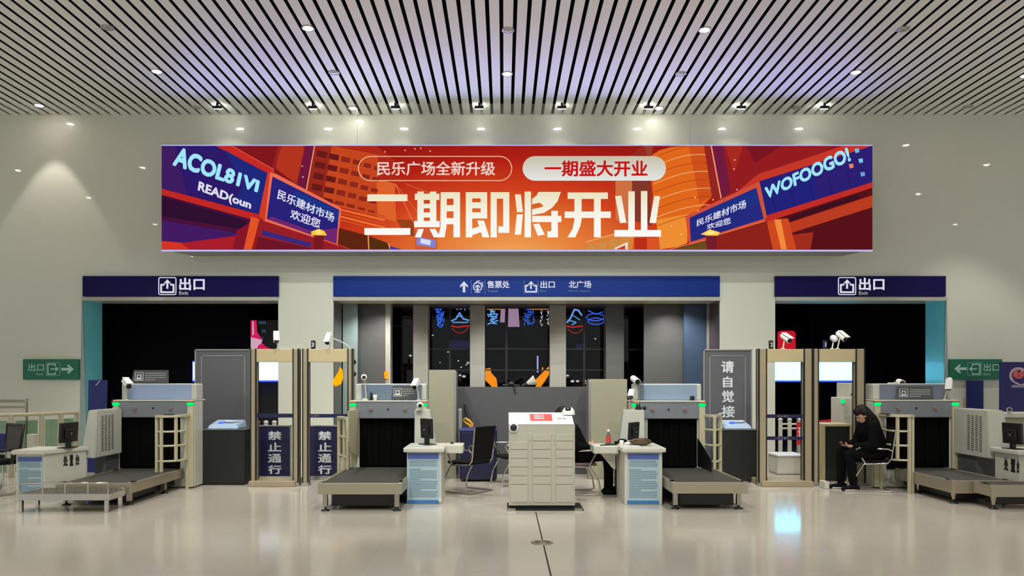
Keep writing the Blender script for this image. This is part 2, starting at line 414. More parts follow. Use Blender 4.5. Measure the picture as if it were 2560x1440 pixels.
lit = [((770, 70), 'lit ceiling downlight near the top edge, left of the middle'), ((1762, 74), 'lit ceiling downlight near the top edge, right of the middle'),
       ((392, 178), 'lit ceiling downlight at the left, second from the left'), ((1268, 184), 'lit ceiling downlight in the middle of the slatted ceiling'),
       ((2140, 180), 'lit ceiling downlight at the far right of the ceiling'), ((98, 263), 'leftmost lit ceiling downlight, close to the front wall'),
       ((882, 270), 'lit ceiling downlight close to the wall above the left half of the screen'), ((1648, 270), 'lit ceiling downlight close to the wall above the right half of the screen')]
first_lit = None
for (px, py), lab in lit:
    if first_lit is None: first_lit = downlight(cxy(px, py), True, lab, G_LIT)
    else:
        t = dup(first_lit, cxy(px, py), lab, G_LIT)
        if py > 250: near(t)
# the rest of the hall: rows nearer to and behind the camera, seen as small reflections in the wall
rows = 0
for r, y in enumerate((9.45, 7.8, 6.2, 4.5, 2.9, 1.3, -0.4, -2.0)):
    for x in ((-3, 3) if r % 2 == 0 else (-6, 0, 6)):
        t = dup(first_lit, (x, y, CEIL), 'lit ceiling downlight over the hall floor, showing only as a spark in the wall', 'lit downlights over the hall floor')
        if abs(x) < 4 and y > 2: centre(t)
for x, y in ((-12.27, 10.82), (-9, 11.07), (-12.06, 8.0), (-11.9, 4.25), (9.05, 12.84), (11.87, 11.3), (11.8, 8.43), (15.4, 4.25), (-13.4, -2.3)):
    dup(first_lit, (x, y, CEIL), 'lit ceiling downlight over the hall floor, showing only as a spark in the wall', 'lit downlights over the hall floor')
off = [((268, 68), 'unlit ceiling downlight near the top left'), ((2258, 72), 'unlit ceiling downlight near the top right'), ((1270, 75), 'unlit ceiling downlight above the middle lit one'),
       ((835, 181), 'unlit ceiling downlight left of the middle lit one'), ((1702, 184), 'unlit ceiling downlight right of the middle lit one'), ((490, 268), 'unlit ceiling downlight close to the wall at the left'),
       ((2420, 266), 'unlit ceiling downlight close to the wall at the far right'), ((1990, 268), 'unlit ceiling downlight close to the wall, right of the screen floodlights')]
fo = None
for (px, py), lab in off:
    if fo is None: fo = downlight(cxy(px, py), False, lab, G_OFF)
    else: dup(fo, cxy(px, py), lab, G_OFF)
# floodlights that wash the wall above the screen
ords = ['leftmost', 'second from the left', 'third from the left', 'fourth from the left', 'fourth from the right', 'third from the right', 'second from the right', 'rightmost']
ff = None
for k, px in enumerate((600, 820, 1010, 1203, 1393, 1593, 1806, 1998)):
    loc = (X(px, 15.34), 14.16, CEIL)
    lab = 'small dark wall floodlight on the ceiling above the screen, %s' % ords[k]
    if ff is None:
        ff = thing('wall_floodlight', lab, 'floodlight', loc, 'floodlights above the screen'); c = Vector(loc)
        obj('bracket', MB().box(c.x-0.02, c.x+0.02, 14.11, 14.15, CEIL-0.06, CEIL+0.02), M['black'], ff)
        obj('housing', MB().box(c.x-0.085, c.x+0.085, 14.09, 14.15, CEIL-0.105, CEIL-0.063, 0.006), M['black'], ff)
        obj('lamp_face', MB().box(c.x-0.075, c.x+0.075, 14.15, 14.157, CEIL-0.105, CEIL-0.065), M['flood'], ff)
        spot('flood_beam', ff, c+Vector((0, 0.02, -0.085)), FLOOD_W, math.radians(98), (0.93, 1.0, 0.82), 0.4, (math.radians(10), 0, 0), 0.05)
    else: dup(ff, loc, lab)
# ================================================================ LED SCREEN
DB = 13.95
scr = thing('led_screen', 'huge wide LED screen with a red and orange street advert on the wall', 'screen', (0.24, DB, Z(624, DB)))
b = MB(); b.prism([(X(404, DB), Z(624, DB)), (X(2181, DB), Z(623, DB)), (X(2181, DB), Z(364, DB)), (X(404, DB), Z(364, DB))], DB+0.012, DB+0.10, 'y')
x0, x1 = X(404, DB), X(2181, DB); z0, z1 = Z(624, DB), Z(364, DB)
b.shell([(x0+0.02, DB+0.1, z0+.01), (x1-0.02, DB+0.1, z0+.01), (x1-0.02, DB+0.1, z1-.02), (x0+0.02, DB+0.1, z1-.02),
         (x0+0.25, WALL, z0+.01), (x1-0.2, WALL, z0+.01), (x1-0.2, WALL, z1-.02), (x0+0.25, WALL, z1-.02)],
        [[0, 1, 5, 4], [1, 2, 6, 5], [2, 3, 7, 6], [3, 0, 4, 7], [4, 5, 6, 7], [0, 1, 2, 3]])
obj('housing', b, mat('screen_housing', (150, 152, 150), 0.4), scr)
b = MB()
b.box(x0-0.006, x1+0.006, DB, DB+0.03, z0-0.03, z0-0.004); b.box(x0-0.006, x1+0.006, DB, DB+0.03, z1+0.001, z1+0.014)
obj('edge_frame', b, M['led_edge'], scr)
# the picture on the screen: flat coloured shapes
ART = []; _ac = {}
def ac(c):
    if c not in _ac: _ac[c] = len(ART); ART.append(emit('screen_colour', c, 1.0))
    return _ac[c]
g = emit('screen_glow_sky', (205, 60, 28)); ART.append(g)
def grad(m, col_stops, axis, lo, hi, centre=None, sx=1.0):
    nt = m.node_tree; e = nt.nodes['Emission'] if 'Emission' in nt.nodes else [q for q in nt.nodes if q.type == 'EMISSION'][0]
    geo = nt.nodes.new('ShaderNodeNewGeometry'); mp = nt.nodes.new('ShaderNodeMapRange'); cr = nt.nodes.new('ShaderNodeValToRGB')
    if centre:
        vm = nt.nodes.new('ShaderNodeVectorMath'); vm.operation = 'SUBTRACT'; vm.inputs[1].default_value = centre
        sc = nt.nodes.new('ShaderNodeVectorMath'); sc.operation = 'MULTIPLY'; sc.inputs[1].default_value = (sx, 0, 1)
        ln = nt.nodes.new('ShaderNodeVectorMath'); ln.operation = 'LENGTH'
        nt.links.new(geo.outputs['Position'], vm.inputs[0]); nt.links.new(vm.outputs[0], sc.inputs[0]); nt.links.new(sc.outputs[0], ln.inputs[0])
        nt.links.new(ln.outputs['Value'], mp.inputs['Value'])
    else:
        sp = nt.nodes.new('ShaderNodeSeparateXYZ'); nt.links.new(geo.outputs['Position'], sp.inputs[0]); nt.links.new(sp.outputs[axis], mp.inputs['Value'])
    mp.inputs['From Min'].default_value = lo; mp.inputs['From Max'].default_value = hi
    nt.links.new(mp.outputs[0], cr.inputs[0])
    el = cr.color_ramp.elements
    el[0].position, el[0].color = col_stops[0][0], rgb(col_stops[0][1]); el[1].position, el[1].color = col_stops[-1][0], rgb(col_stops[-1][1])
    for p, c in col_stops[1:-1]: q = el.new(p); q.color = rgb(c)
    nt.links.new(cr.outputs[0], e.inputs['Color'])
grad(g, [(0, (240, 166, 88)), (0.3, (228, 120, 52)), (0.55, (208, 66, 30)), (0.8, (178, 32, 20)), (1, (150, 24, 18))], 'Z', 0, 2.25, (X(1280, DB), DB, Z(640, DB)), 0.45)
b = MB(); b.mi = 0; layer = [0]
b.face([(x0, DB+0.011, z0), (x1, DB+0.011, z0), (x1, DB+0.011, z1), (x0, DB+0.011, z1)])
def clip(p):
    return (min(max(p[0], 404), 2181), min(max(p[1], 364.5), 623.5))
def art(pts, c, conv=lambda x, y: (x, y)):
    layer[0] += 1; d = DB+0.0105-0.00003*layer[0]
    b.mi = ac(c); q = [clip(conv(*p)) for p in pts]
    b.face([P(px, py, d) for px, py in q])
def line(p, q, w, c, conv):
    dx, dy = q[0]-p[0], q[1]-p[1]; l = math.hypot(dx, dy) or 1; nx, ny = -dy/l*w/2, dx/l*w/2
    art([(p[0]+nx, p[1]+ny), (q[0]+nx, q[1]+ny), (q[0]-nx, q[1]-ny), (p[0]-nx, p[1]-ny)], c, conv)
def Lc(x, y): return (380+x/2.7826, 340+y/2.7826)
def Rc(x, y): return (1280+x/2.6667, 340+y/2.6667)
def aL(c, *pts): art(pts, c, Lc)
def aR(c, *pts): art(pts, c, Rc)
# left street: upper facade, office block, pole
aL((128, 22, 30), (430, 60), (1060, 60), (1060, 420), (830, 270))
aL((178, 52, 30), (890, 60), (1058, 60), (1035, 350), (985, 320), (860, 225))
aL((150, 34, 32), (850, 225), (905, 60), (880, 60), (828, 240))
aL((196, 70, 30), (1130, 60), (1330, 60), (1575, 120), (1580, 560), (1480, 545), (1300, 470), (1065, 390))
aL((150, 40, 28), (1130, 60), (1250, 60), (1190, 430), (1065, 390))
aL((172, 40, 24), (1250, 60), (1560, 60), (1700, 180), (1700, 540), (1575, 480), (1570, 130))
aL((222, 96, 42), (1560, 300), (1690, 330), (1700, 600), (1570, 560))
for r in range(5):
    for k in range(6):
        xx = 1148+90*k-11*r-2*k*k; yy = 98+77*r+21*k+(3 if k > 3 else 0); ww, hh = 72-5*k, 42-3*k
        if yy < 75 and k < 2: continue
        aL((104, 26, 24) if k < 2 else (140, 40, 26), (xx, yy), (xx+ww, yy+ww*0.22), (xx+ww-7, yy+hh+ww*0.22), (xx-7, yy+hh))
for k in range(5): line((1100, 440+22*k), (1620, 560+26*k), 12, (236, 118, 50) if k % 2 else (206, 78, 34), Lc)
aL((112, 24, 60), (1065, 60), (1135, 60), (1075, 390), (1003, 350))
line((1131, 62), (1072, 385), 7, (240, 168, 116), Lc)
aL((196, 42, 38), (400, 60), (560, 60), (850, 230), (830, 290), (800, 275))
line((560, 70), (850, 235), 6, (226, 84, 58), Lc)
# left street: big navy sign, beams, pillar
aL((44, 26, 104), (60, 60), (440, 60), (812, 262), (745, 545), (60, 365))
aL((32, 40, 124), (500, 95), (806, 264), (745, 540), (560, 490), (640, 330))
aL((62, 28, 96), (60, 60), (160, 60), (240, 410), (60, 365))
aL((72, 18, 58), (60, 400), (690, 575), (600, 800), (60, 800))
aL((66, 26, 98), (60, 585), (590, 675), (570, 775), (60, 750))
aL((48, 16, 48), (60, 420), (660, 590), (640, 650), (60, 560))
aL((212, 52, 34), (60, 730), (205, 742), (260, 800), (60, 800))
aL((170, 30, 44), (200, 745), (620, 690), (560, 800), (260, 800))
aL((192, 40, 36), (60, 368), (740, 545), (735, 592), (60, 408))
aL((134, 22, 40), (590, 660), (700, 590), (650, 800), (560, 800))
aL((224, 84, 38), (690, 560), (755, 580), (700, 800), (638, 800))
line((752, 580), (697, 795), 8, (150, 30, 40), Lc)
aL((206, 60, 42), (805, 250), (850, 240), (790, 600), (740, 560))
# left street: shop board on the right
aL((150, 30, 38), (745, 585), (1130, 700), (1300, 760), (1380, 800), (720, 800))
aL((60, 40, 120), (770, 655), (1110, 745), (1100, 775), (760, 690))
aL((110, 22, 40), (735, 700), (1110, 780), (1100, 800), (720, 800))
aL((232, 110, 84), (822, 255), (860, 262), (1316, 502), (1294, 762), (1110, 700), (785, 592))
aL((40, 34, 120), (838, 282), (1302, 514), (1282, 748), (1110, 688), (798, 578))
aL((30, 52, 134), (1000, 380), (1300, 520), (1292, 600), (960, 470))
aL((112, 38, 110), (830, 560), (1110, 660), (1290, 640), (1284, 745), (1110, 686), (798, 577))
aL((96, 36, 18), (1300, 640), (1500, 692), (1505, 800), (1380, 800), (1292, 755))
aL((84, 46, 18), (1510, 695), (1640, 745), (1652, 800), (1512, 800))
line((1503, 690), (1508, 795), 7, (240, 166, 92), Lc); line((1645, 745), (1655, 795), 6, (240, 170, 100), Lc)
line((1190, 720), (1380, 790), 8, (220, 60, 40), Lc)
aL((118, 26, 32), (1128, 690), (1196, 690), (1192, 800), (1124, 800))
aL((250, 196, 56), (1108, 664), (1160, 645), (1198, 660), (1218, 692), (1108, 690))
aL((255, 226, 120), (1130, 666), (1162, 652), (1190, 672), (1160, 684))
# centre distance
aL((152, 64, 26), (1700, 580), (1822, 585), (1850, 700), (1760, 690)); aL((206, 92, 50), (1820, 600), (1980, 650), (1985, 800), (1830, 800))
aL((130, 132, 212), (1846, 700), (1975, 725), (1970, 778), (1840, 758)); aL((214, 220, 248), (1870, 712), (1940, 726), (1936, 760), (1866, 746))
aL((70, 60, 150), (1655, 765), (1740, 790), (1740, 800), (1655, 800))
line((1690, 330), (1860, 690), 4, (238, 140, 90), Lc); line((1690, 330), (1980, 700), 3, (232, 124, 80), Lc)
line((1760, 330), (1990, 420), 3, (236, 120, 80), Lc)
# right street: tower
aR((206, 112, 66), (690, 300), (802, 300), (802, 600), (690, 560)); aR((128, 54, 40), (800, 300), (922, 300), (930, 600), (800, 560))
aR((148, 40, 34), (690, 190), (880, 60), (935, 60), (925, 140)); aR((150, 62, 44), (880, 60), (940, 60), (930, 140), (905, 150))
aR((224, 104, 28), (935, 125), (985, 95), (1060, 74), (1180, 62), (1290, 60), (1335, 400), (1200, 540), (1165, 730), (985, 755), (930, 300))
aR((206, 80, 26), (1180, 60), (1290, 60), (1335, 400), (1250, 450))
aR((238, 142, 50), (960, 560), (1170, 520), (1165, 730), (985, 755))
for k in range(9):
    pts = [(936+4*k+ (1290+9*k-936)*t, 150+56*k-75*math.sin(PI*t*0.62)-10*t) for t in [i/8 for i in range(9)]]
    for p, q in zip(pts, pts[1:]): line(p, q, 4, (244, 190, 130) if k % 2 else (170, 60, 24), Rc)
aR((146, 38, 32), (1280, 60), (1340, 60), (1395, 420), (1335, 420))
aR((146, 28, 32), (1330, 60), (2400, 60), (1640, 310), (1470, 375), (1390, 425))
aR((120, 22, 34), (1560, 60), (1800, 60), (1620, 180)); aR((168, 40, 34), (1420, 60), (1540, 60), (1480, 250))
aR((196, 54, 40), (1640, 255), (2210, 60), (2400, 60), (1655, 310), (1490, 380))
aR((112, 26, 62), (1330, 60), (1408, 60), (1458, 370), (1398, 418))
line((1328, 62), (1394, 415), 9, (240, 150, 116), Rc)
# right street: navy sign and beams
aR((86, 18, 24), (1700, 560), (2420, 330), (2420, 780), (1740, 780))
aR((186, 60, 32), (1840, 580), (2420, 395), (2420, 475), (1850, 650)); aR((160, 44, 30), (1860, 660), (2010, 640), (1990, 780), (1880, 780))
aR((60, 16, 30), (1840, 545), (2300, 390), (2330, 410), (1850, 570))
aR((204, 72, 32), (1695, 555), (1842, 550), (1895, 780), (1738, 780)); aR((242, 136, 62), (1748, 560), (1792, 556), (1832, 780), (1795, 780))
aR((192, 44, 38), (1690, 530), (2420, 305), (2420, 345), (1700, 572))
aR((44, 30, 112), (1648, 302), (2420, 48), (2420, 308), (1690, 532))
aR((34, 34, 122), (1660, 310), (2000, 200), (2040, 420), (1692, 525))
for k in range(5): line((1760+125*k, 500-39*k), (1735+125*k, 400-39*k), 4, (30, 22, 92), Rc)
aR((196, 90, 60), (1622, 318), (1650, 304), (1700, 545), (1672, 560))
# right street: small board, lamp, cafe
aR((140, 34, 26), (1060, 755), (1370, 640), (1690, 570), (1740, 780), (1060, 780))
aR((206, 78, 60), (1155, 535), (1640, 306), (1692, 562), (1182, 722))
aR((38, 42, 126), (1184, 545), (1628, 345), (1678, 552), (1192, 706))
aR((30, 48, 132), (1300, 500), (1628, 352), (1645, 440), (1330, 560))
aR((108, 74, 30), (1080, 760), (1290, 700), (1300, 780), (1080, 780))
line((1060, 755), (1300, 690), 6, (236, 130, 80), Rc); line((1370, 660), (1690, 565), 6, (232, 120, 80), Rc)
aR((118, 28, 44), (1290, 655), (1366, 660), (1368, 780), (1300, 780))
aR((250, 210, 84), (1258, 655), (1318, 622), (1386, 642), (1372, 664), (1300, 664)); aR((255, 236, 150), (1290, 648), (1320, 632), (1360, 645), (1320, 655))
aR((220, 128, 56), (450, 770), (492, 710), (700, 650), (815, 680), (800, 780))
for k in range(4): aR((206, 140, 70), (500+75*k, 735-18*k), (555+75*k, 720-18*k), (555+75*k, 780), (495+75*k, 780))
aR((188, 46, 26), (812, 680), (980, 676), (986, 780), (818, 780)); aR((216, 84, 38), (900, 680), (980, 676), (986, 780), (900, 780))
aR((236, 222, 204), (685, 745), (772, 706), (772, 780), (685, 780)); aR((190, 60, 40), (700, 752), (755, 728), (755, 755), (700, 768))
line((490, 708), (700, 648), 5, (244, 180, 110), Rc); line((700, 648), (815, 680), 5, (240, 150, 90), Rc)
rs = random.Random(3)
for (u, v) in ((1935, 105), (1870, 85), (1760, 100), (1045, 210), (1050, 285), (1830, 90), (1620, 110)): aL((250, 220, 190), (u-4, v-4), (u+4, v-4), (u+4, v+4), (u-4, v+4))
for (u, v) in ((1485, 160), (1480, 220), (1500, 358), (1340, 425), (1220, 410), (1130, 655), (1060, 600), (1240, 500)): aR((250, 210, 170), (u-4, v-4), (u+4, v-4), (u+4, v+4), (u-4, v+4))
for (u, v, c) in ((2300, 98, (110, 190, 230)), (2325, 165, (120, 200, 235)), (2262, 200, (230, 130, 110)), (2338, 255, (110, 160, 220))): aR(c, (u-16, v-12), (u+12, v-16), (u+16, v+10), (u-10, v+16))
# dark printed shadow round the headline is left to the picture itself; pills
def pill(px0, px1, py0, py1, k=14):
    r = (py1-py0)/2; cy = (py0+py1)/2
    return [(px0+r-r*math.sin(PI*i/k), cy+r*math.cos(PI*i/k)) for i in range(k+1)]+[(px1-r+r*math.sin(PI*i/k), cy-r*math.cos(PI*i/k)) for i in range(k+1)]
pp = pill(896, 1279.5, 391, 451.5)
for p, q in zip(pp, pp[1:]+pp[:1]): line(p, q, 2.2, (236, 190, 150), lambda x, y: (x, y))
obj('screen_picture', b, ART, scr, norm=False)
mp = emit('pill_white', (220, 218, 208)); grad(mp, [(0, (228, 229, 226)), (1, (198, 190, 166))], 'Z', Z(451, DB), Z(391, DB))
b = MB(); b.prism([(X(u, DB), Z(v, DB)) for u, v in pill(1306.5, 1665, 390, 451.5)], DB+0.0035, DB+0.0065, 'y'); pillo = obj('caption_pill', b, mp, scr)
b = MB(); ptext(b, '一期盛大开业', 1361, 1619, 401, 441.5, DB+0.003, 0.028); obj('caption_lettering', b, emit('caption_red', (196, 24, 26)), pillo)
b = MB(); ptext(b, '民乐广场全新升级', 942, 1238, 403.5, 439, DB+0.006, 0.018); obj('caption_lettering', b, emit('caption_cream', (240, 206, 196)), scr)
# headline, cut stroke by stroke
HX = lambda x: 880+x/3.122
HY = lambda y: 370+y/3.122
strokes = [
 [(120, 362), (432, 362), (432, 415), (120, 415)], [(97, 625), (455, 625), (455, 678), (97, 678)],
 # 期
 [(490, 357), (682, 357), (682, 405), (490, 405)], [(510, 340), (560, 340), (560, 575), (510, 575)], [(608, 340), (658, 340), (658, 575), (608, 575)],
 [(555, 435), (612, 435), (612, 470), (555, 470)], [(555, 503), (612, 503), (612, 542), (555, 542)], [(485, 570), (684, 570), (684, 618), (485, 618)],
 [(518, 632), (560, 632), (538, 697), (490, 697)], [(605, 632), (650, 632), (690, 697), (638, 697)],
 [(692, 345), (843, 345), (843, 395), (692, 395)], [(792, 345), (843, 345), (843, 697), (792, 697)], [(692, 345), (740, 345), (738, 610), (722, 697), (672, 697), (690, 620)],
 [(735, 446), (795, 446), (795, 494), (735, 494)], [(735, 547), (795, 547), (795, 595), (735, 595)],
 # 即
 [(888, 345), (1055, 345), (1055, 393), (888, 393)], [(888, 345), (938, 345), (938, 697), (888, 697)], [(1004, 345), (1055, 345), (1055, 550), (1004, 550)],
 [(935, 424), (1006, 424), (1006, 470), (935, 470)], [(935, 502), (1055, 502), (1055, 550), (935, 550)], [(888, 648), (990, 612), (1012, 655), (888, 697)],
 [(978, 566), (1030, 566), (1072, 697), (1018, 697)],
 [(1082, 345), (1228, 345), (1228, 395), (1082, 395)], [(1082, 345), (1130, 345), (1130, 697), (1082, 697)], [(1180, 345), (1228, 345), (1228, 662), (1180, 662)], [(1142, 612), (1228, 612), (1228, 662), (1142, 662)],
 # 将
 [(1347, 340), (1397, 340), (1397, 697), (1347, 697)], [(1272, 362), (1318, 362), (1334, 500), (1287, 500)], [(1286, 518), (1334, 518), (1318, 676), (1270, 676)],
 [(1455, 343), (1630, 343), (1612, 388), (1405, 440), (1405, 398), (1440, 372)], [(1560, 343), (1630, 343), (1605, 415), (1562, 466), (1496, 506), (1405, 523), (1405, 478), (1480, 462), (1535, 420)],
 [(1480, 388), (1530, 388), (1560, 440), (1515, 462), (1466, 430)],
 [(1405, 530), (1634, 530), (1634, 578), (1405, 578)], [(1556, 490), (1607, 490), (1607, 697), (1556, 697)], [(1525, 650), (1607, 650), (1607, 697), (1525, 697)], [(1414, 594), (1462, 590), (1504, 676), (1450, 684)],
 # 开
 [(1683, 347), (1997, 347), (1997, 397), (1683, 397)], [(1660, 496), (2020, 496), (2020, 546), (1660, 546)], [(1888, 390), (1942, 390), (1942, 697), (1888, 697)],
 [(1736, 390), (1792, 390), (1792, 560), (1782, 610), (1742, 697), (1682, 697), (1722, 630), (1736, 560)],
 # 业
 [(2048, 640), (2412, 640), (2412, 692), (2048, 692)], [(2157, 338), (2207, 338), (2207, 645), (2157, 645)], [(2255, 336), (2305, 336), (2305, 645), (2255, 645)],
 [(2054, 376), (2102, 372), (2140, 582), (2092, 586)], [(2358, 374), (2404, 376), (2372, 586), (2322, 584)]]
mh = emit('headline_cream', (248, 246, 238)); grad(mh, [(0, (252, 250, 248)), (0.45, (248, 244, 232)), (1, (236, 226, 190))], 'Z', Z(HY(697), DB), Z(HY(345), DB))
b = MB()
for i, s in enumerate(strokes):
    b.prism([(X(HX(u), DB), Z(HY(v), DB)) for u, v in s], DB-0.001-0.0002*(i % 5), DB+0.003, 'y')
obj('headline_lettering', b, mh, scr)
# lettering on the pictured shop signs
def quad(conv, d, *pts): return [P(*conv(*p), d) for p in pts]
b = MB(); b.text('ACOL81VI', *quad(Lc, DB+0.006, (140, 205), (735, 395), (752, 312), (178, 66)), FRONT, 0, 0.05)
msc = emit('sign_cyan', (160, 228, 248)); obj('pictured_sign_lettering', b, msc, scr); b = MB()
b.text('WOFOOGO!', *quad(Rc, DB+0.006, (1690, 425), (2262, 165), (2235, 72), (1682, 345)), FRONT, 0, 0.045)
obj('pictured_sign_lettering', b, msc, scr)
msw = emit('sign_white', (222, 220, 238))
b = MB(); b.text('READ(oun', *quad(Lc, DB+0.006, (315, 398), (685, 525), (695, 455), (328, 312)), FRONT, 0, 0.04); obj('pictured_board_lettering', b, msw, scr)
b = MB(); b.text('民乐建材市场', *quad(Lc, DB+0.006, (868, 436), (1262, 602), (1272, 540), (880, 366)), FRONT, 0, 0.02); obj('pictured_board_lettering', b, msw, scr)
b = MB(); b.text('欢迎您', *quad(Lc, DB+0.006, (958, 572), (1165, 645), (1176, 580), (970, 506)), FRONT, 0, 0.02); obj('pictured_board_lettering', b, msw, scr)
b = MB(); b.text('民乐建材市场', *quad(Rc, DB+0.006, (1230, 605), (1560, 480), (1560, 420), (1230, 560)), FRONT, 0, 0.02); obj('pictured_board_lettering', b, msw, scr)
b = MB(); b.text('欢迎您', *quad(Rc, DB+0.006, (1297, 625), (1460, 585), (1455, 540), (1300, 590)), FRONT, 0, 0.02); obj('pictured_board_lettering', b, msw, scr)
# hanging cables / added blue lights without fixtures, for the ceiling's blue wash
for k, (px, half, col) in enumerate(((610, 150, (0.30, 0.36, 1.0)), (880, 130, (0.39, 0.51, 1.0)), (1150, 130, (0.33, 0.46, 1.0)), (1430, 130, (0.33, 0.41, 1.0)), (1720, 140, (0.31, 0.41, 1.0)), (2000, 150, (0.28, 0.31, 1.0)))):
    l = bpy.data.lights.new('ceiling_wash', 'AREA'); l.shape = 'RECTANGLE'; l.size = half*2*DB/F; l.size_y = 0.06; l.energy = WASH_W; l.color = col; l.spread = math.radians(130)
    o = bpy.data.objects.new('ceiling_wash', l); COL.objects.link(o); o.parent = scr
    o.location = Vector((X(px, DB), DB-0.06, z1+0.06))-wloc(scr); o.rotation_euler = (PI+math.radians(58), 0, 0)
for px in (893, 1725): obj('hanger_cable', MB().cyl((X(px, 14.4), 14.4, z1-0.03), (X(px, 14.4), 14.4, CEIL+0.05), 0.005, n=6), M['alu'], scr)
# ================================================================ SIGNS
def signbox(name, px0, px1, py0, py1, d, th, m, label, cat='sign'):
    t = thing(name, label, cat, (X((px0+px1)/2, d), d, Z(py1, d)))
    obj('panel', MB().pbox(px0, px1, py0, py1, d, d+th, 0.004), m, t)
    return t
DS = WALL-0.06
def arc(cx, cy, r, a0, a1, n=10): return [(cx+r*math.cos(a0+(a1-a0)*i/n), cy+r*math.sin(a0+(a1-a0)*i/n)) for i in range(n+1)]
def stroke(mb, pts, w, d, closed=False):
    m = len(pts)
    for i in range(m if closed else m-1):
        p, q = pts[i], pts[(i+1) % m]; dx, dy = q[0]-p[0], q[1]-p[1]; l = math.hypot(dx, dy) or 1; nx, ny = -dy/l*w/2, dx/l*w/2; ex, ey = dx/l*w*0.3, dy/l*w*0.3
        ppoly(mb, [(p[0]+nx-ex, p[1]+ny-ey), (q[0]+nx+ex, q[1]+ny+ey), (q[0]-nx+ex, q[1]-ny+ey), (p[0]-nx-ex, p[1]-ny-ey)], d)
def rrect(x0, x1, y0, y1, r):
    return arc(x1-r, y0+r, r, -PI/2, 0, 5)+arc(x1-r, y1-r, r, 0, PI/2, 5)+arc(x0+r, y1-r, r, PI/2, PI, 5)+arc(x0+r, y0+r, r, PI, 1.5*PI, 5)
def exit_icon(mb, x0, x1, y0, y1, d, boxed=True):
    w = x1-x0; h = y1-y0; cx = (x0+x1)/2
    if boxed: stroke(mb, rrect(x0, x1, y0, y1, w*0.1), w*0.05, d, True)
    stroke(mb, [(x0+.30*w, y0+.42*h), (x0+.14*w, y0+.42*h), (x0+.14*w, y0+.86*h), (x1-.14*w, y0+.86*h), (x1-.14*w, y0+.42*h), (x1-.30*w, y0+.42*h)], w*0.1, d)
    stroke(mb, [(cx, y0+.2*h), (cx, y0+.62*h)], w*0.11, d)
    ppoly(mb, [(cx, y0+.10*h), (cx+.2*w, y0+.33*h), (cx+.2*w, y0+.40*h), (cx, y0+.26*h), (cx-.2*w, y0+.40*h), (cx-.2*w, y0+.33*h)], d)
def arrow(mb, cx, cy, l, d, ang):
    pts = [(-.5, -.11), (.12, -.11), (-.06, -.34), (.10, -.36), (.5, 0), (.10, .36), (-.06, .34), (.12, .11), (-.5, .11)]
    ca, sa = math.cos(ang), math.sin(ang)
    q = [(cx+l*(x*ca-y*sa), cy+l*(x*sa+y*ca)) for x, y in pts]
    ppoly(mb, [q[i] for i in (0, 1, 7, 8)], d); ppoly(mb, [q[i] for i in (1, 2, 3, 4)], d); ppoly(mb, [q[i] for i in (4, 5, 6, 7)], d); ppoly(mb, [q[1], q[4], q[7]], d)
M['sign_navy'] = mat('exit_fascia_navy', (24, 18, 84), 0.35, 0, 0.12)
M['sign_blue'] = mat('fascia_blue', (24, 52, 136), 0.35, 0, 0.12)
M['sign_blue'].node_tree.nodes['Principled BSDF'].inputs['Emission Color'].default_value = rgb((30, 66, 160)); M['sign_blue'].node_tree.nodes['Principled BSDF'].inputs['Emission Strength'].default_value = 0.0
for px0, px1, ix, label in ((206, 696, 397, 'long dark navy exit sign above the left opening'), (1938, 2365, 2096, 'dark navy exit sign above the right opening')):
    t = signbox('exit_sign', px0, px1, 690, 741, DS, 0.058, M['sign_navy'], label)
    b = MB(); exit_icon(b, ix, ix+43, 694, 736.5, DS); obj('exit_symbol', b, M['lit_letter'], t)
    b = MB(); ptext(b, '出口', ix+51, ix+115, 694.5, 726, DS, 0.03); obj('lettering', b, M['lit_letter'], t); b = MB(); ptext(b, 'Exit', ix+51, ix+74, 728, 737, DS, 0.03); obj('small_lettering', b, M['letter'], t)
t = signbox('direction_sign', 833, 1800, 690, 741, DS, 0.058, M['sign_blue'], 'bright blue direction sign above the middle opening')
b = MB(); arrow(b, 1160, 717, 28, DS, -PI/2); obj('arrow', b, M['lit_letter'], t)
b = MB()
stroke(b, arc(1194, 717, 10.5, math.radians(125), math.radians(415), 16), 2.4, DS); stroke(b, [(1188, 730), (1200, 730)], 2.2, DS); stroke(b, [(1194, 716), (1194, 730)], 4, DS)
stroke(b, arc(1194, 719, 5.5, math.radians(180), math.radians(360), 8), 2.2, DS); stroke(b, [(1186, 710), (1194, 702), (1200, 703)], 1.8, DS); stroke(b, [(1200, 710), (1206, 706), (1207, 716)], 1.6, DS)
stroke(b, [(1189, 724), (1199, 724)], 1.6, DS)
obj('ticket_symbol', b, M['lit_letter'], t)
b = MB(); exit_icon(b, 1309, 1346, 699, 734.5, DS, False); obj('exit_symbol', b, M['lit_letter'], t)
b = MB()
for x in (1178, 1212, 1310, 1345): stroke(b, [(x, 700), (x, 734)], 0.9, DS)
obj('divider', b, M['paper_ink'], t)
for s_, a0, a1 in (('售票处', 1218, 1274), ('出口', 1351, 1387), ('北广场', 1421.5, 1478)): b = MB(); ptext(b, s_, a0, a1, 702, 720.5, DS, 0.02); obj('lettering', b, M['lit_letter'], t)
for s_, a0, a1 in (('Tickets', 1218, 1245), ('Exit', 1351, 1366), ('North Square', 1421, 1476)): b = MB(); ptext(b, s_, a0, a1, 725, 730.5, DS, 0.005); obj('small_lettering', b, M['paper_ink'], t)
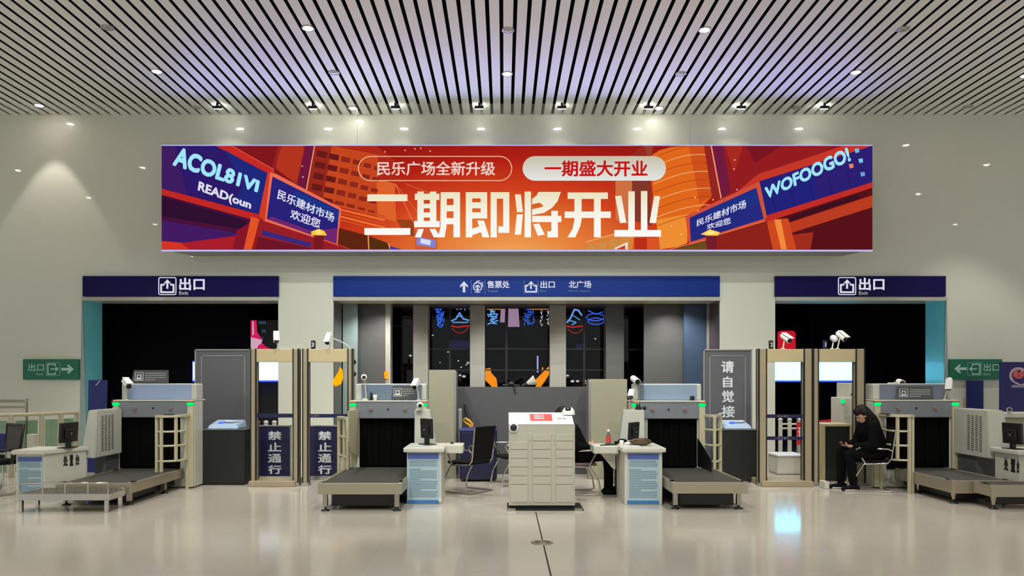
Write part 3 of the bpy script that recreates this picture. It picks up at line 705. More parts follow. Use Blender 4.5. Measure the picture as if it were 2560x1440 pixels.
for side in (0, 1):
    px0, px1 = ((57, 196), (2375, 2506))[side]
    t = signbox('exit_arrow_sign', px0, px1, 898, 949, DS, 0.058, M['green'], ('green exit sign with an arrow to the right, on the left wall', 'green exit sign with an arrow to the left, on the right wall')[side])
    b = MB(); arrow(b, *((169, 923) if side == 0 else (2401, 922)), 31, DS, 0 if side == 0 else PI); obj('arrow', b, M['green_letter'], t)
    b = MB(); cx, s = (133, 1) if side == 0 else (2436, -1)
    stroke(b, [(cx+s*5, 914), (cx+s*5, 910.5), (cx-s*13, 910.5), (cx-s*13, 935.5), (cx+s*5, 935.5), (cx+s*5, 932)], 3, DS)
    stroke(b, [(cx-s*5, 922.5), (cx+s*9, 922.5)], 3, DS); ppoly(b, [(cx+s*14, 922.5), (cx+s*6, 916), (cx+s*6, 929)], DS)
    stroke(b, rrect(cx-17, cx+17, 906.5, 939, 2), 0.7, DS, True)
    obj('exit_symbol', b, M['green_letter'], t)
    b = MB(); l0 = 71 if side == 0 else 2459
    ptext(b, '出口', l0, l0+39, 909, 928, DS, 0.012); obj('lettering', b, M['green_letter'], t); b = MB(); ptext(b, 'Exit', l0+(21 if side == 0 else 0), l0+(38 if side == 0 else 17), 932, 938, DS, 0.004); obj('small_lettering', b, M['green_letter'], t)
# ================================================================ X-RAY SCANNERS
def scanner(name_label, px0, px1, d, ox0, ox1, zb, console, cside, blue, wing=None):
    """px0..px1 hood edges, ox0..ox1 opening edges in metres, zb belt height; console = (inner x, outer x top, outer x bottom, near distance)"""
    k = d/F; x0, x1 = X(px0, d), X(px1, d); z1, z2, z3 = 1.075, 1.315, 1.565
    t = thing('baggage_scanner', name_label, 'x-ray scanner', ((x0+x1)/2, d, 0), 'baggage scanners')
    b = MB()
    dh = 0.3                                            # entrance hood; the body behind it is narrower on the aisle side
    b.box(x0, ox0, d, d+dh, 0.02, z1+0.01, 0.01); b.box(ox1, x1, d, d+dh, 0.02, z1+0.01, 0.01); b.box(x0, x1, d+0.01, d+dh, z1, z2-0.02, 0.01)
    b.box(ox0, ox1, d+0.02, d+dh, 0.02, zb-0.03)
    bx0 = x0*(d+1.3)/d if x0 > 0 else x0; bx1 = x1*(d+1.3)/d if x1 < 0 else x1
    b.box(bx0+0.02, bx1-0.02, d+dh-0.01, d+1.3, 0.02, z2-0.04, 0.02)
    obj('shell', b, M['scan_white'], t)
    b = MB(); b.box(ox0, ox1, d+0.14, d+0.2, zb-0.03, z1); b.box(ox0-0.002, ox0+0.006, d+0.01, d+0.2, zb, z1); b.box(ox1-0.006, ox1+0.002, d+0.01, d+0.2, zb, z1); b.box(ox0, ox1, d+.005, d+.2, zb-0.03, zb-0.02)
    obj('tunnel_lining', b, M['void_black'], t)
    b = MB(); n = 9; wd = (ox1-ox0)/n
    for i in range(n): b.box(ox0+i*wd+0.002, ox0+(i+1)*wd-0.002, d+0.06+0.012*(i % 2), d+0.066+0.012*(i % 2), zb+0.012, z1)
    obj('lead_curtain', b, M['void_black'], t)
    obj('hood_panel', MB().box(x0+0.01, x1-0.01, d-0.035, d+0.012, z1-0.015, z2-0.005, 0.012), M['hood_grey'], t)
    obj('hood_lip', MB().box(x0+0.005, x1-0.005, d-0.045, d+0.4, z2-0.012, z2+0.008, 0.005), M['white'], t)
    ub = MB(); ub.box(x0+0.06, x1-0.02, d+0.10, d+0.36, z2+0.006, z3, 0.02)
    u = obj('upper_box', ub, M['scan_white'], t)
    obj('front_panel', MB().box(x0+0.15, x1-0.09, d+0.088, d+0.104, z2+0.012, z3-0.012, 0.004), blue, u)
    for sx in (x0+0.015, x1-0.085):
        o = obj('status_light', MB().box(sx-0.015, sx+0.085, d-0.075, d-0.01, z2-0.075, z2-0.03, 0.018), M['lamp_green'], t)
        obj('light_cap', MB().box(sx-0.02, sx+0.09, d-0.08, d-0.005, z2-0.03, z2-0.012, 0.006), M['orange_cap'], o)
        obj('corner_post', MB().box(sx-0.01, sx+0.08, d-0.055, d-0.002, 0.02, z2-0.075, 0.012), M['cream'], t)
    for fx in (0.28, 0.72):
        cx = x0+(x1-x0)*fx
        o = obj('stop_button', MB().cyl((cx, d-0.034, 1.2), (cx, d-0.045, 1.2), 0.028), M['alu'], t)
        obj('button_cap', MB().cyl((cx, d-0.045, 1.2), (cx, d-0.075, 1.2), 0.017, 0.02), M['dull_red'], o)
    obj('key_switch', MB().cyl(((x0+x1)/2, d-0.034, 1.2), ((x0+x1)/2, d-0.05, 1.2), 0.012), M['black'], t)
    # console hood beside the belt
    xi, xt, xb, dn = console; zc0, zc1 = 0.53, 1.20
    vs = [(xi, dn, zc0), (xb, dn, zc0), (xb, d-0.06, zc0), (xi, d-0.06, zc0), (xi, dn+0.05, zc1), (xt, dn+0.05, zc1), (xt, d-0.06, zc1), (xi, d-0.06, zc1)]
    b = MB(); b.shell(vs, [[0, 1, 2, 3], [4, 5, 6, 7], [0, 1, 5, 4], [1, 2, 6, 5], [2, 3, 7, 6], [3, 0, 4, 7]])
    bmesh.ops.bevel(b.bm, geom=list(b.bm.edges), offset=0.012, segments=2, affect='EDGES')
    co = obj('console_hood', b, M['scan_white'], t)
    b = MB(); s = -cside
    for r in range(17):
        for q in range(4):
            y = dn+0.16+q*0.09; z = 0.62+r*0.03+0.008*(q % 2)
            b.prism([(y, z), (y+0.055, z), (y+0.055, z+0.012), (y, z+0.012)], xi-s*0.002, xi+s*0.007, 'x')
    obj('vent_louvre', b, M['alu'], co)
    # lower skirt between console and floor (set back)
    xs = sorted((xi+cside*0.04, xb)); obj('console_plinth', MB().box(xs[0], xs[1], dn+0.35, d-0.07, 0.0, zc0+0.01, 0.01), M['dark_grey'], t)
    # wing panel on the other side of the belt
    xw = ox1 if cside < 0 else ox0
    if wing:
        b = MB(); pts, m = wing
        b.prism([(d-u, z) for u, z in pts], xw-0.012 if cside > 0 else xw, xw if cside > 0 else xw+0.012, 'x'); obj('wing_panel', b, m, t)
    return t
KA = 11.1; KB = 10.8; KC = 10.7; KD = 11.1
scanner('leftmost baggage scanner with lavender-blue upper box and black tunnel', 285, 487, KA, -5.80, -4.86, 0.30, (-5.70, -5.82, -5.90, 10.31), -1, M['hood_blue'])
scanner('baggage scanner left of the white locker, with slate-blue upper box', 875, 1068, KB, -2.11, -1.285, 0.355, (-1.262, -1.05, -0.92, 10.39), 1, mat('hood_slate', (112, 128, 146), 0.4), ([(0.02, 1.2), (0.75, 1.2), (0.75, 0.78), (0.55, 0.62), (0.02, 0.50)], M['cream']))
scanner('baggage scanner right of the white locker, with pale blue upper box', 1578, 1762, KC, 2.08, 2.79, 0.355, (1.98, 1.69, 1.60, 10.39), -1, mat('hood_pale', (140, 158, 180), 0.4), ([(0.02, 0.78), (0.4, 0.66), (0.72, 0.55), (0.74, 0.38), (0.02, 0.38)], M['black']))
scanner('rightmost baggage scanner, behind the seated person and tall side rail', 2182, 2392, KD, 5.74, 6.68, 0.31, (6.72, 6.95, 7.05, 10.24), 1, mat('hood_dusk', (116, 122, 140), 0.4))
# ================================================================ CONVEYOR TABLES
def conveyor(label, x0, x1, y0, y1, z, legs, apron=0.14, tapered=False):
    t = thing('conveyor_table', label, 'conveyor', ((x0+x1)/2, (y0+y1)/2, 0), 'scanner conveyors')
    f = MB()
    f.box(x0, x1, y0, y0+0.03, z-apron, z, 0.006); f.box(x0, x1, y1-0.03, y1, z-apron, z-.012, 0.006)
    f.box(x0-0.003, x0+0.04, y0+0.006, y1-0.006, z-apron+0.003, z-0.003, 0.006); f.box(x1-0.04, x1+0.003, y0+0.006, y1-0.006, z-apron+0.003, z-0.003, 0.006); f.box(x0+.02, x1-.02, y0+.02, y1-.02, z-apron+.01, z-.03)
    obj('frame', f, M['steel_warm'], t)
    obj('belt', MB().box(x0+0.05, x1-0.05, y0+0.05, y1-0.01, z-0.03, z-0.004, 0.008), M['rubber'], t)
    obj('under_belt_shade', MB().box(x0+0.13, x1-0.13, y0+0.16, y1-0.02, 0.045, z-apron+0.02, 0.01), M['black'], t)  # added black box that darkens the space under the belt
    for lx in (x0+0.07, x1-0.07):
        for ly in legs:
            b = MB()
            if tapered: b.cyl((lx, ly, 0.05), (lx, ly, z-apron+0.012), 0.018, 0.04, 12)
            else: b.box(lx-0.028, lx+0.028, ly-0.028, ly+0.028, 0.05, z-apron+0.012, 0.004)
            l = obj('leg', b, M['steel'], t)
            obj('foot', MB().lathe([(0.055, 0), (0.05, 0.012), (0.016, 0.022), (0.012, 0.055)], (lx, ly, 0), 16), M['black'], l)
    for lx in (x0+0.02, x1-0.02):
        for ly in (y0+0.10, y1-0.2): obj('corner_bracket', MB().box(lx-0.028, lx+0.028, ly-0.06, ly+0.06, z-0.004, z+0.008, 0.004), M['chrome'], t)
    return t
conveyor('stainless belt conveyor running into the leftmost scanner', -5.76, -4.80, 9.50, KA, 0.30, (9.62, 10.6))
conveyor('stainless belt conveyor left of the white locker, beside the left info desk', -2.29, -1.26, 9.11, KB, 0.355, (9.20, 10.3))
conveyor('stainless belt conveyor right of the white locker, beside the right info desk', 2.09, 3.03, 9.18, KC, 0.355, (9.34, 10.3))
conveyor('stainless belt conveyor running into the rightmost scanner', 5.86, 6.66, 9.66, KD, 0.31, (9.76, 10.6), 0.17, True)
conveyor('low stainless table at the bottom right end of the rightmost conveyor', 6.10, 7.30, 9.25, 9.62, 0.31, (9.33,), 0.15, True)
t = thing('roller_table', 'chrome roller table with guard rails in front of the leftmost desk', 'roller table', (-5.40, 9.23, 0))
rx0, rx1, ry0, ry1 = -5.96, -4.83, 9.06, 9.44
f = MB()
f.box(rx0, rx1, ry0, ry0+0.02, 0.155, 0.235, 0.004); f.box(rx0, rx1, ry1-0.02, ry1, 0.155, 0.25, 0.004); f.box(rx0-0.003, rx0+0.02, ry0+0.005, ry1-0.005, 0.158, 0.232, 0.004); f.box(rx1-0.02, rx1+0.003, ry0+0.005, ry1-0.005, 0.158, 0.232, 0.004)
f.box(rx0+0.01, rx1-0.01, ry0+0.01, ry1-0.01, 0.15, 0.17)
obj('frame', f, M['chrome'], t)
for i in range(17):
    x = rx0+0.06+i*(rx1-rx0-0.12)/16
    obj('roller', MB().cyl((x, ry0+0.025, 0.215), (x, ry1-0.025, 0.215), 0.024, n=12), M['steel'], t)
for y in (ry0+0.012, ry1-0.012):
    if y < 9.2: obj('guard_rail', MB().tube([(rx0+0.02, y, 0.235), (rx0+0.02, y, 0.36), (rx1-0.02, y, 0.36), (rx1-0.02, y, 0.235)], 0.013), M['chrome'], t)
for x in (rx0+.3, rx0+0.58, rx0+0.86): obj('rail_post', MB().cyl((x, ry0+0.012, 0.23), (x, ry0+0.012, 0.355), 0.008), M['chrome'], t)
for x in (rx0+0.03, rx1-0.05):
    for y in (ry0+0.03, ry1-0.03): obj('leg', MB().box(x-0.02, x+0.02, y-0.02, y+0.02, 0, 0.16, 0.003), M['chrome'], t)
# ================================================================ GUIDE RAILS beside the scanners
def guide_rail(label, pts, ztop, rungs, posts, shelf=0.035):
    """pts: plan curve (x, y); posts: (index along the curve, foot height)"""
    t = thing('guide_rail', label, 'handrail', (pts[0][0], pts[0][1], 0), 'guide rails at the scanners')
    C = [Vector((p[0], p[1], 0)) for p in pts]; cur = []
    for i in range(len(C)-1):
        p0 = C[max(i-1, 0)]; p1 = C[i]; p2 = C[i+1]; p3 = C[min(i+2, len(C)-1)]
        for j in range(6):
            u = j/6; cur.append(0.5*((2*p1)+(-p0+p2)*u+(2*p0-5*p1+4*p2-p3)*u*u+(-p0+3*p1-3*p2+p3)*u**3))
    cur.append(C[-1])
    b = MB(); L = []; R = []
    for i, p in enumerate(cur):
        tg = (cur[min(i+1, len(cur)-1)]-cur[max(i-1, 0)]).normalized(); nr = Vector((-tg.y, tg.x, 0))*shelf; L.append(p+nr); R.append(p-nr)
    n = len(cur); vs = []
    for i in range(n): vs += [(*L[i][:2], ztop), (*R[i][:2], ztop), (*R[i][:2], ztop-0.035), (*L[i][:2], ztop-0.035)]
    fs = [[4*i+q, 4*i+(q+1) % 4, 4*i+4+(q+1) % 4, 4*i+4+q] for i in range(n-1) for q in range(4)]+[[0, 1, 2, 3], [4*n-4, 4*n-3, 4*n-2, 4*n-1]]
    b.shell(vs, fs); obj('top_rail', b, M['cream'], t)
    for z in rungs: obj('rung', MB().tube([(p.x, p.y, z) for p in cur], 0.015), M['cream'], t)
    for f, z in posts:
        p = cur[int(round(f*(n-1)))]; obj('post', MB().box(p.x-0.02, p.x+0.02, p.y-0.02, p.y+0.02, z, ztop-0.03, 0.004), M['cream'], t)
    return t
kk = 10.66
guide_rail('cream curved guide rail beside the leftmost scanner', [(X(392, kk), kk), (X(405, kk), kk-0.02), (X(440, 10.72), 10.72), (X(462, 10.9), 10.9), (X(468, 11.03), 11.03)], 1.115, (0.875, 0.67, 0.45), ((0, 0), (0.25, 0), (0.52, 0.45), (0.8, 0.45), (1, 0)))
guide_rail('cream guide rail between the second crossed gate and the conveyor left of the locker', [(X(847, 10.9), 10.9), (X(860, 10.7), 10.7), (X(869, 10.5), 10.5)], 1.09, (0.80, 0.52), ((0, 0), (0.5, 0), (1, 0)), 0.03)
guide_rail('cream guide rail between the conveyor right of the locker and the black bin', [(X(1759, 10.68), 10.68), (X(1786, 10.5), 10.5), (X(1801, 10.75), 10.75), (X(1800, 11.0), 11.0)], 1.13, (0.91, 0.69, 0.46), ((0, 0), (0.34, 0), (0.64, 0), (1, 0)), 0.02)
guide_rail('tall cream guide rail right of the seated person', [(X(2281, 10.62), 10.62), (X(2266, 10.6), 10.6), (X(2232, 10.7), 10.7), (X(2203, 11.03), 11.03)], 1.125, (0.885, 0.68, 0.47), ((0, 0), (0.25, 0), (0.55, 0.47), (1, 0)))
# ================================================================ WALK-THROUGH GATES
def gate(label, px0, px1, d, cl, cr, plate, dep=0.12, head=33):
    """cl, cr: column widths in pixels"""
    k = d/F; x0, x1 = X(px0, d), X(px1, d); zt = Z(872, d)
    t = thing('detector_gate', label, 'metal detector', ((x0+x1)/2, d+dep/2, 0), 'walk-through metal detectors')
    for a, c in ((x0, x0+cl*k), (x1-cr*k, x1)):
        sd = obj('side_panel', MB().box(a, c, d, d+dep, 0.0, zt, 0.01), M['beige_dark'], t)
        b = MB()
        for q0, q1 in ((a-0.004, a+0.014), (c-0.014, c+0.004)):
            b.box(q0, q1, d-0.008, d+0.03, 0.01, zt+0.004, 0.003); b.box(q0, q1, d+dep-0.03, d+dep+0.006, 0.01, zt+0.004, 0.003)
        obj('rubber_edge', b, M['black'], sd)
        obj('floor_bracket', MB().box(a-0.01, c+0.01, d-0.03, d+0.04, 0, 0.05, 0.005), M['alu'], sd)
    obj('crossbeam', MB().box(x0+cl*k, x1-cr*k, d+0.01, d+dep-0.01, zt-head*k, zt-0.003, 0.006), M['beige'], t)
    if plate: obj('floor_plate', MB().box(x0+(cl*k if not plate[0] else plate[0]), x1-(cr*k if not plate[1] else plate[1]), d-0.10, d+0.45, 0.0, 0.085, 0.01), M['beige_dark'], t)
    return t
G1 = 11.3
gate('leftmost metal detector gate, left of a pair, with white lit screen showing through', 626, 746, G1, 14, 14, (0.001, 0.03))
gate('metal detector gate left of the locker with a number 3 plate on top', 756, 881, G1, 14, 12, None)
gate('metal detector gate with a number 2 plate on top', 1897, 2031, G1, 20, 21, (0.02, 0.02))
gate('rightmost metal detector gate with a number 1 plate, beside the seated person', 2033, 2162, G1, 14, 22, None)
def numplate(ch, px, d, label, m):
    zt = Z(872, d); k = d/F; x = X(px, d)
    t = thing('number_plate', label, 'number sign', (x, d+0.02, zt))
    obj('plate', MB().box(x-5.5*k, x+5.5*k, d+0.02, d+0.035, zt, zt+21*k, 0.003), m, t)
    b = MB(); ptext(b, ch, px-(1.3 if ch == '1' else 3), px+(1.3 if ch == '1' else 3), 856, 867, d+0.018, 0.03); obj('digit', b, M['letter'], t)
numplate('3', 782, G1, 'small dark plate with a 3 on the second gate from the left', M['black'])
numplate('2', 1929, G1, 'small black plate with a 2 on the gate right of the upright signboard', M['black'])
numplate('1', 2064, G1, 'small navy plate with a 1 on the rightmost gate', M['navy'])
# ================================================================ CAMERAS
def bullet(label, base, p0, p1, r=0.042, m='white_pure', hood=True):
    """base: foot of the stalk; p0 -> p1: body axis (lens at p1)"""
    base, p0, p1 = Vector(base), Vector(p0), Vector(p1); ax = (p1-p0).normalized()
    t = thing('security_camera', label, 'camera', base, 'security cameras')
    mid = p0.lerp(p1, 0.35)
    obj('stalk', MB().tube([base, base.lerp(mid, 0.6)+Vector((0, 0.01, 0)), mid], 0.011).lathe([(0.03, 0), (0.03, 0.012), (0.012, 0.016)], base), M['white'], t)
    b = MB(); b.cyl(p0, p1, r*0.92, r, 20); b.ball(p0, r*0.9)
    body = obj('body', b, M[m], t)
    if hood:
        u = Vector((0, 0, 1))-ax*ax.z; u.normalize(); s = ax.cross(u); e = p1+ax*0.03
        h = [p0+u*r*1.12-s*r*0.9, p0+u*r*1.12+s*r*0.9, e+u*r*1.12+s*r*0.95, e+u*r*1.12-s*r*0.95]
        obj('sun_hood', MB().shell(h+[q+u*0.01 for q in h], [[0, 1, 2, 3], [4, 5, 6, 7], [0, 1, 5, 4], [1, 2, 6, 5], [2, 3, 7, 6], [3, 0, 4, 7]]), M[m], body)
    obj('lens', MB().cyl(p1-ax*0.001, p1+ax*0.012, r*0.8, r*0.74, 20), M['lens'], body)
    return t
gz = Z(872, G1)
bullet('white camera on the leftmost gate, beside the pillar edge', (X(692, G1), G1+.06, gz), P(690, 834, G1+.1), P(691, 853, G1), 0.045)
bullet('white tilted camera on the second gate from the left', (X(824, G1), G1+.06, gz), P(825, 838, G1+.12), P(818, 857, G1), 0.042)
bullet('white camera on the number 2 gate, in front of the red panel', (X(1961, G1), G1+.06, gz), P(1957, 840, G1+.15), P(1974, 852, G1), 0.045)
bullet('white camera on the rightmost gate, right one of the two', (X(2098, G1), G1+.06, gz), P(2096, 834, G1+.12), P(2113, 848, G1), 0.045)
bullet('white camera on the rightmost gate, left one of the two, facing away', (X(2086, G1), G1+.08, gz), P(2087, 848, G1+.12), P(2083, 845, G1+.3), 0.05, hood=False)
bullet('white camera over the left corner of the leftmost scanner', (X(311, KA), KA+0.05, 1.32), P(312, 953, KA), P(322, 966, KA-.12), 0.05)
bullet('white camera over the right corner of the slate-blue scanner', (X(1046, KB), KB+0.05, 1.32), P(1043, 953, KB), P(1036, 968, KB-.12), 0.042)
bullet('white camera high at the left end of the pale blue scanner', (X(1598, KC), KC+.14, 1.565), P(1583, 946, KC+.2), P(1594, 955, KC+0.05), 0.05, hood=False)
bullet('white camera low at the left end of the pale blue scanner', (X(1580, KC), KC-0.02, 1.32), P(1580, 980, KC-.04), P(1577, 993, KC-.14), 0.04)
bullet('white camera peeking over the top of the rightmost scanner', (X(2250, KD), KD+0.3, 1.565), P(2247, 954, KD+.3), P(2256, 958, KD+.2), 0.05, hood=False)
bullet('pale camera on the right end of the rightmost scanner', (X(2366, KD), KD+0.05, 1.32), P(2374, 950, KD), P(2372, 972, KD-.05), 0.045)
bullet('small white camera on the cabinet at the right edge', (X(2522, 11.4), 11.4, Z(1033, 11.4)), P(2522, 1024, 11.4), P(2524, 1024, 11.28), 0.035, hood=False)
def eyecam(label, base, c, r=0.045):
    base, c = Vector(base), Vector(c)
    t = thing('round_camera', label, 'camera', base, 'round desk cameras')
    obj('stand', MB().cyl(base, base+Vector((0, 0, 0.03)), 0.05, 0.045).tube([base+Vector((0, 0.01, 0.02)), base+Vector((0.015, 0.02, 0.06)), c+Vector((0, 0.03, -0.02))], 0.009), M['white'], t)
    body = obj('body', MB().ball(c, r), M['white_pure'], t)
    obj('lens', MB().ball(c+Vector((0.004, -r*0.55, 0)), r*0.62), M['lens'], body)
    return t
eyecam('round white camera on a bracket, left end of the slate-blue scanner', (X(912, KB), KB+0.02, 1.322), P(910, 943, KB))
eyecam('round white camera on the console hood left of the locker', (X(1050, 10.5), 10.4, 1.2), P(1050, 1014, 10.38), 0.05)
# signs and bits on the scanners
def pictogram(label, px0, px1, py0, py1, d, tilt=0.0):
    t = thing('scanner_sign', label, 'sign', (X((px0+px1)/2, d), d, Z(py1, d)), 'grey signs on the scanners')
    def q(mb): mb.rot((X((px0+px1)/2, d), d, Z(py1, d)), rx=-tilt); return mb
    w = px1-px0; h = py1-py0
    obj('plate', q(MB().prism([(X(px0, d), Z(py1, d)), (X(px1, d), Z(py1, d)), (X(px1-2, d), Z(py0, d)), (X(px0+5, d), Z(py0, d))], d, d+0.012, 'y')), M['dark_grey'], t)
    b = MB(); a = px0+w*0.1; s = h*0.62; y = py0+h*0.2
    stroke(b, [(a, y), (a+s, y), (a+s, y+s), (a, y+s)], 1.0, d, True)
    stroke(b, [(a+s*.28, y+s*.7), (a+s*.28, y+s*.28), (a+s*.72, y+s*.28), (a+s*.72, y+s*.7)], 2.0, d, True); stroke(b, [(a+s*.15, y+s*.82), (a+s*.85, y+s*.82)], 2.2, d)
    obj('pictogram', q(b), M['letter'], t)
    b = MB(); tx = a+s+w*0.05
    for i in range(4):
        x = tx; yy = y+h*0.02+i*h*0.17; end = px1-w*(0.08 if i < 3 else 0.35)
        while x < end:
            ww = rs.uniform(3, 8); ppoly(b, [(x, yy), (min(x+ww, end), yy), (min(x+ww, end), yy+h*0.08), (x, yy+h*0.08)], d, 0.002); x += ww+0.8
    obj('print', q(b), M['alu'], t)
pictogram('tilted grey sign standing on top of the leftmost scanner', 328, 421, 925, 957, KA+0.22, 0.12)
pictogram('grey sign leaning on the front of the slate-blue scanner', 978, 1041, 965, 996, KB+0.06, 0.04)
pictogram('grey sign leaning on the front of the rightmost scanner', 2240, 2334, 966, 998, KD+0.06, 0.04)
def upright(name, label, cat, px0, px1, py0, py1, d, th, m, bev=0.01, base=None):
    o = obj(name, MB().pbox(px0, px1, py0, py1, d, d+th, bev), m, at=(X((px0+px1)/2, d), d+th/2, base if base is not None else Z(py1, d)))
    return tag(o, label, cat)
def simple(name, mb, m, label, cat, at, group=None): return tag(obj(name, mb, m, at=at), label, cat, group)
b = MB(); b.box(X(1596, KC), X(1609, KC), KC-0.03, KC+0.05, 1.33, 1.60, .004)
simple('acrylic_box', b, M['acryl'], 'clear acrylic holder at the left end of the pale blue scanner', 'holder', (X(1602, KC), KC, 1.33))
simple('small_bottle', MB().lathe([(0.02, 0), (0.02, 0.09), (0.008, 0.11), (0.008, 0.13), (0, 0.13)], (X(927, KB), KB+0.04, 1.324), 14), M['black'], 'small black bottle on the left end of the slate-blue scanner', 'bottle', (X(927, KB), KB+0.04, 1.324))
simple('paper_cup', MB().lathe([(0.026, 0), (0.034, 0.08), (0.03, 0.08), (0.0, 0.01)], (X(937, KB), KB+0.03, 1.324), 14), M['white'], 'white cup on the left end of the slate-blue scanner', 'cup', (X(937, KB), KB+0.03, 1.324))
simple('black_receiver', MB().box(X(1727, KC), X(1737, KC), KC-0.0, KC+0.05, 1.324, 1.39, 0.008), M['black'], 'small black gadget on the right end of the pale blue scanner', 'gadget', (X(1732, KC), KC, 1.324))
simple('mobile_phone', MB().box(X(2203, 10.74), X(2222, 10.74), 10.70, 10.80, 1.126, 1.136, 0.003), M['black'], 'dark phone lying on the tall guide rail right of the person', 'phone', (X(2212, 10.74), 10.74, 1.126))
simple('black_pouch', MB().box(X(410, 10.68), X(434, 10.68), 10.66, 10.72, 1.116, 1.13, 0.006), M['black'], 'flat dark thing lying on the curved rail of the leftmost scanner', 'pouch', (X(420, 10.68), 10.68, 1.116))
# ================================================================ LOCKER (front centre)
DL = 9.25
t = thing('parcel_locker', 'white multi-door locker cabinet with red label, standing in the middle front', 'locker', (X(1354, DL), DL+0.25, 0))
lx0, lx1 = X(1272, DL), X(1437.5, DL); zf = Z(1060, DL); dep = 0.5
obj('body', MB().box(lx0, lx1, DL, DL+dep, 0.055, zf, 0.006), M['locker'], t)
b = MB(); b.prism([(DL-0.004, zf-0.004), (DL+dep, zf-0.004), (DL+dep, zf+0.115), (DL+dep-0.09, zf+0.125)], lx0, lx1-0.012, 'x'); top = obj('sloped_top', b, M['white_pure'], t)
sl = Vector((0, dep-0.086, 0.129)).normalized(); nv = Vector((0, -sl.z, sl.y))
def tp(u, v): return Vector((lx0+(lx1-lx0)*u, DL-0.004, zf-0.004))+sl*v*0.433+nv*0.001
q = [tp(.33, .28), tp(.67, .28), tp(.67, .84), tp(.33, .84)]
obj('red_label', MB().shell(q+[p+nv*0.004 for p in q], [[0, 1, 2, 3], [4, 5, 6, 7], [0, 1, 5, 4], [1, 2, 6, 5], [2, 3, 7, 6], [3, 0, 4, 7]]), M['red_label'], top)
b = MB()
for v in (0.42, 0.56, 0.7): 
    for u0, u1 in ((.39, .50), (.51, .545)): b.face([p+nv*0.0045 for p in (tp(u0, v), tp(u1, v), tp(u1, v+.06), tp(u0, v+.06))])
obj('label_print', b, M['letter'], top)
b = MB(); 
for u in (.77, .80, .84, .87): b.cyl(tp(u, .45), tp(u, .45)+nv*0.01, 0.012, n=12)
obj('button', b, M['alu'], top)
obj('camera_bulge', MB().lathe([(0.085, 0), (0.08, 0.05), (0.05, 0.09), (0, 0.10)], (X(1421, DL+.35), DL+.35, zf+0.10), 24), M['white_pure'], top)
obj('camera_dome', MB().ball((X(1420, DL+.33), DL+0.31, zf+0.165), 0.042), M['lens'], top)
obj('lens_ring', MB().cyl((X(1284, DL), DL+0.002, Z(1069, DL)), (X(1284, DL), DL-0.018, Z(1069, DL)), 0.062, 0.056, 24), M['white_pure'], t)
obj('lens', MB().ball((X(1284, DL), DL-0.004, Z(1069, DL)), 0.046), M['lens'], t)
dr = [1102, 1124, 1146, 1168, 1190, 1211]; gap = 0.006
for ci, (a, c, y0, yend) in enumerate(((1276.5, 1319, 1103, 1257), (1332, 1377, 1084, 1257), (1390, 1433, 1084, 1257))):
    ys = ([1103] if ci == 0 else [1084, 1103])+[1124.5, 1146.5, 1168, 1190, 1211.5, 1257]
    for y0, y1 in zip(ys, ys[1:]):
        dd = obj('locker_door', MB().box(X(a, DL), X(c, DL), DL-0.008, DL+0.004, Z(y1, DL)+gap, Z(y0, DL)-gap, 0.003), M['locker'], t)
for a in (1322, 1380): obj('post_strip', MB().box(X(a, DL), X(a+7, DL), DL-0.007, DL+0.003, Z(1257, DL), Z(1084, DL), 0.003), M['locker'], t)
for a in (1326, 1384): obj('lock', MB().cyl((X(a, DL), DL-0.007, Z(1101, DL)), (X(a, DL), DL-0.014, Z(1101, DL)), 0.007), M['alu'], t)
b = MB(); b.box(lx0-0.02, X(1458, DL), DL-0.06, DL+0.42, 0.0, 0.02, 0.003); b.box(lx0+0.05, lx1-0.05, DL+0.03, DL+dep-0.03, 0.0, 0.06)
obj('base', b, M['black'], t)
for fx in (lx0, X(1438, DL)): obj('foot', MB().box(fx-0.015, fx+0.085, DL-0.065, DL+0.05, 0.0, 0.028, 0.005), M['steel'], t)
# ================================================================ PARTITIONS
simple('partition_screen', MB().box(X(1143, 12.7), X(1478, 12.7), 12.7, 12.75, 0.0, Z(967, 12.7), 0.006), M['dark_grey'], 'dark grey partition screen behind the white locker', 'partition', (X(1310, 12.7), 12.72, 0))
def sidescreen(label, px0, px1, py0, d, dep, edge):
    t = thing('counter_screen', label, 'partition', (X((px0+px1)/2, d), d+dep/2, 0), 'olive grey counter screens')
    obj('panel', MB().box(X(px0, d), X(px1, d), d, d+dep, 0.0, Z(py0, d), 0.005), M['olive'], t)
    ex = X(px1, d) if edge > 0 else X(px0, d)
    obj('edge_strip', MB().box(ex-0.018, ex+0.018, d-0.012, d+dep, 0.0, Z(py0, d)-0.03, 0.005), M['alu'], t)
sidescreen('tall olive grey counter screen left of the dark partition', 1072, 1138, 925, 12.15, 0.35, 1)
sidescreen('olive grey counter screen right of the dark partition, behind the bottle', 1474, 1568, 948, 12.05, 0.35, -1)
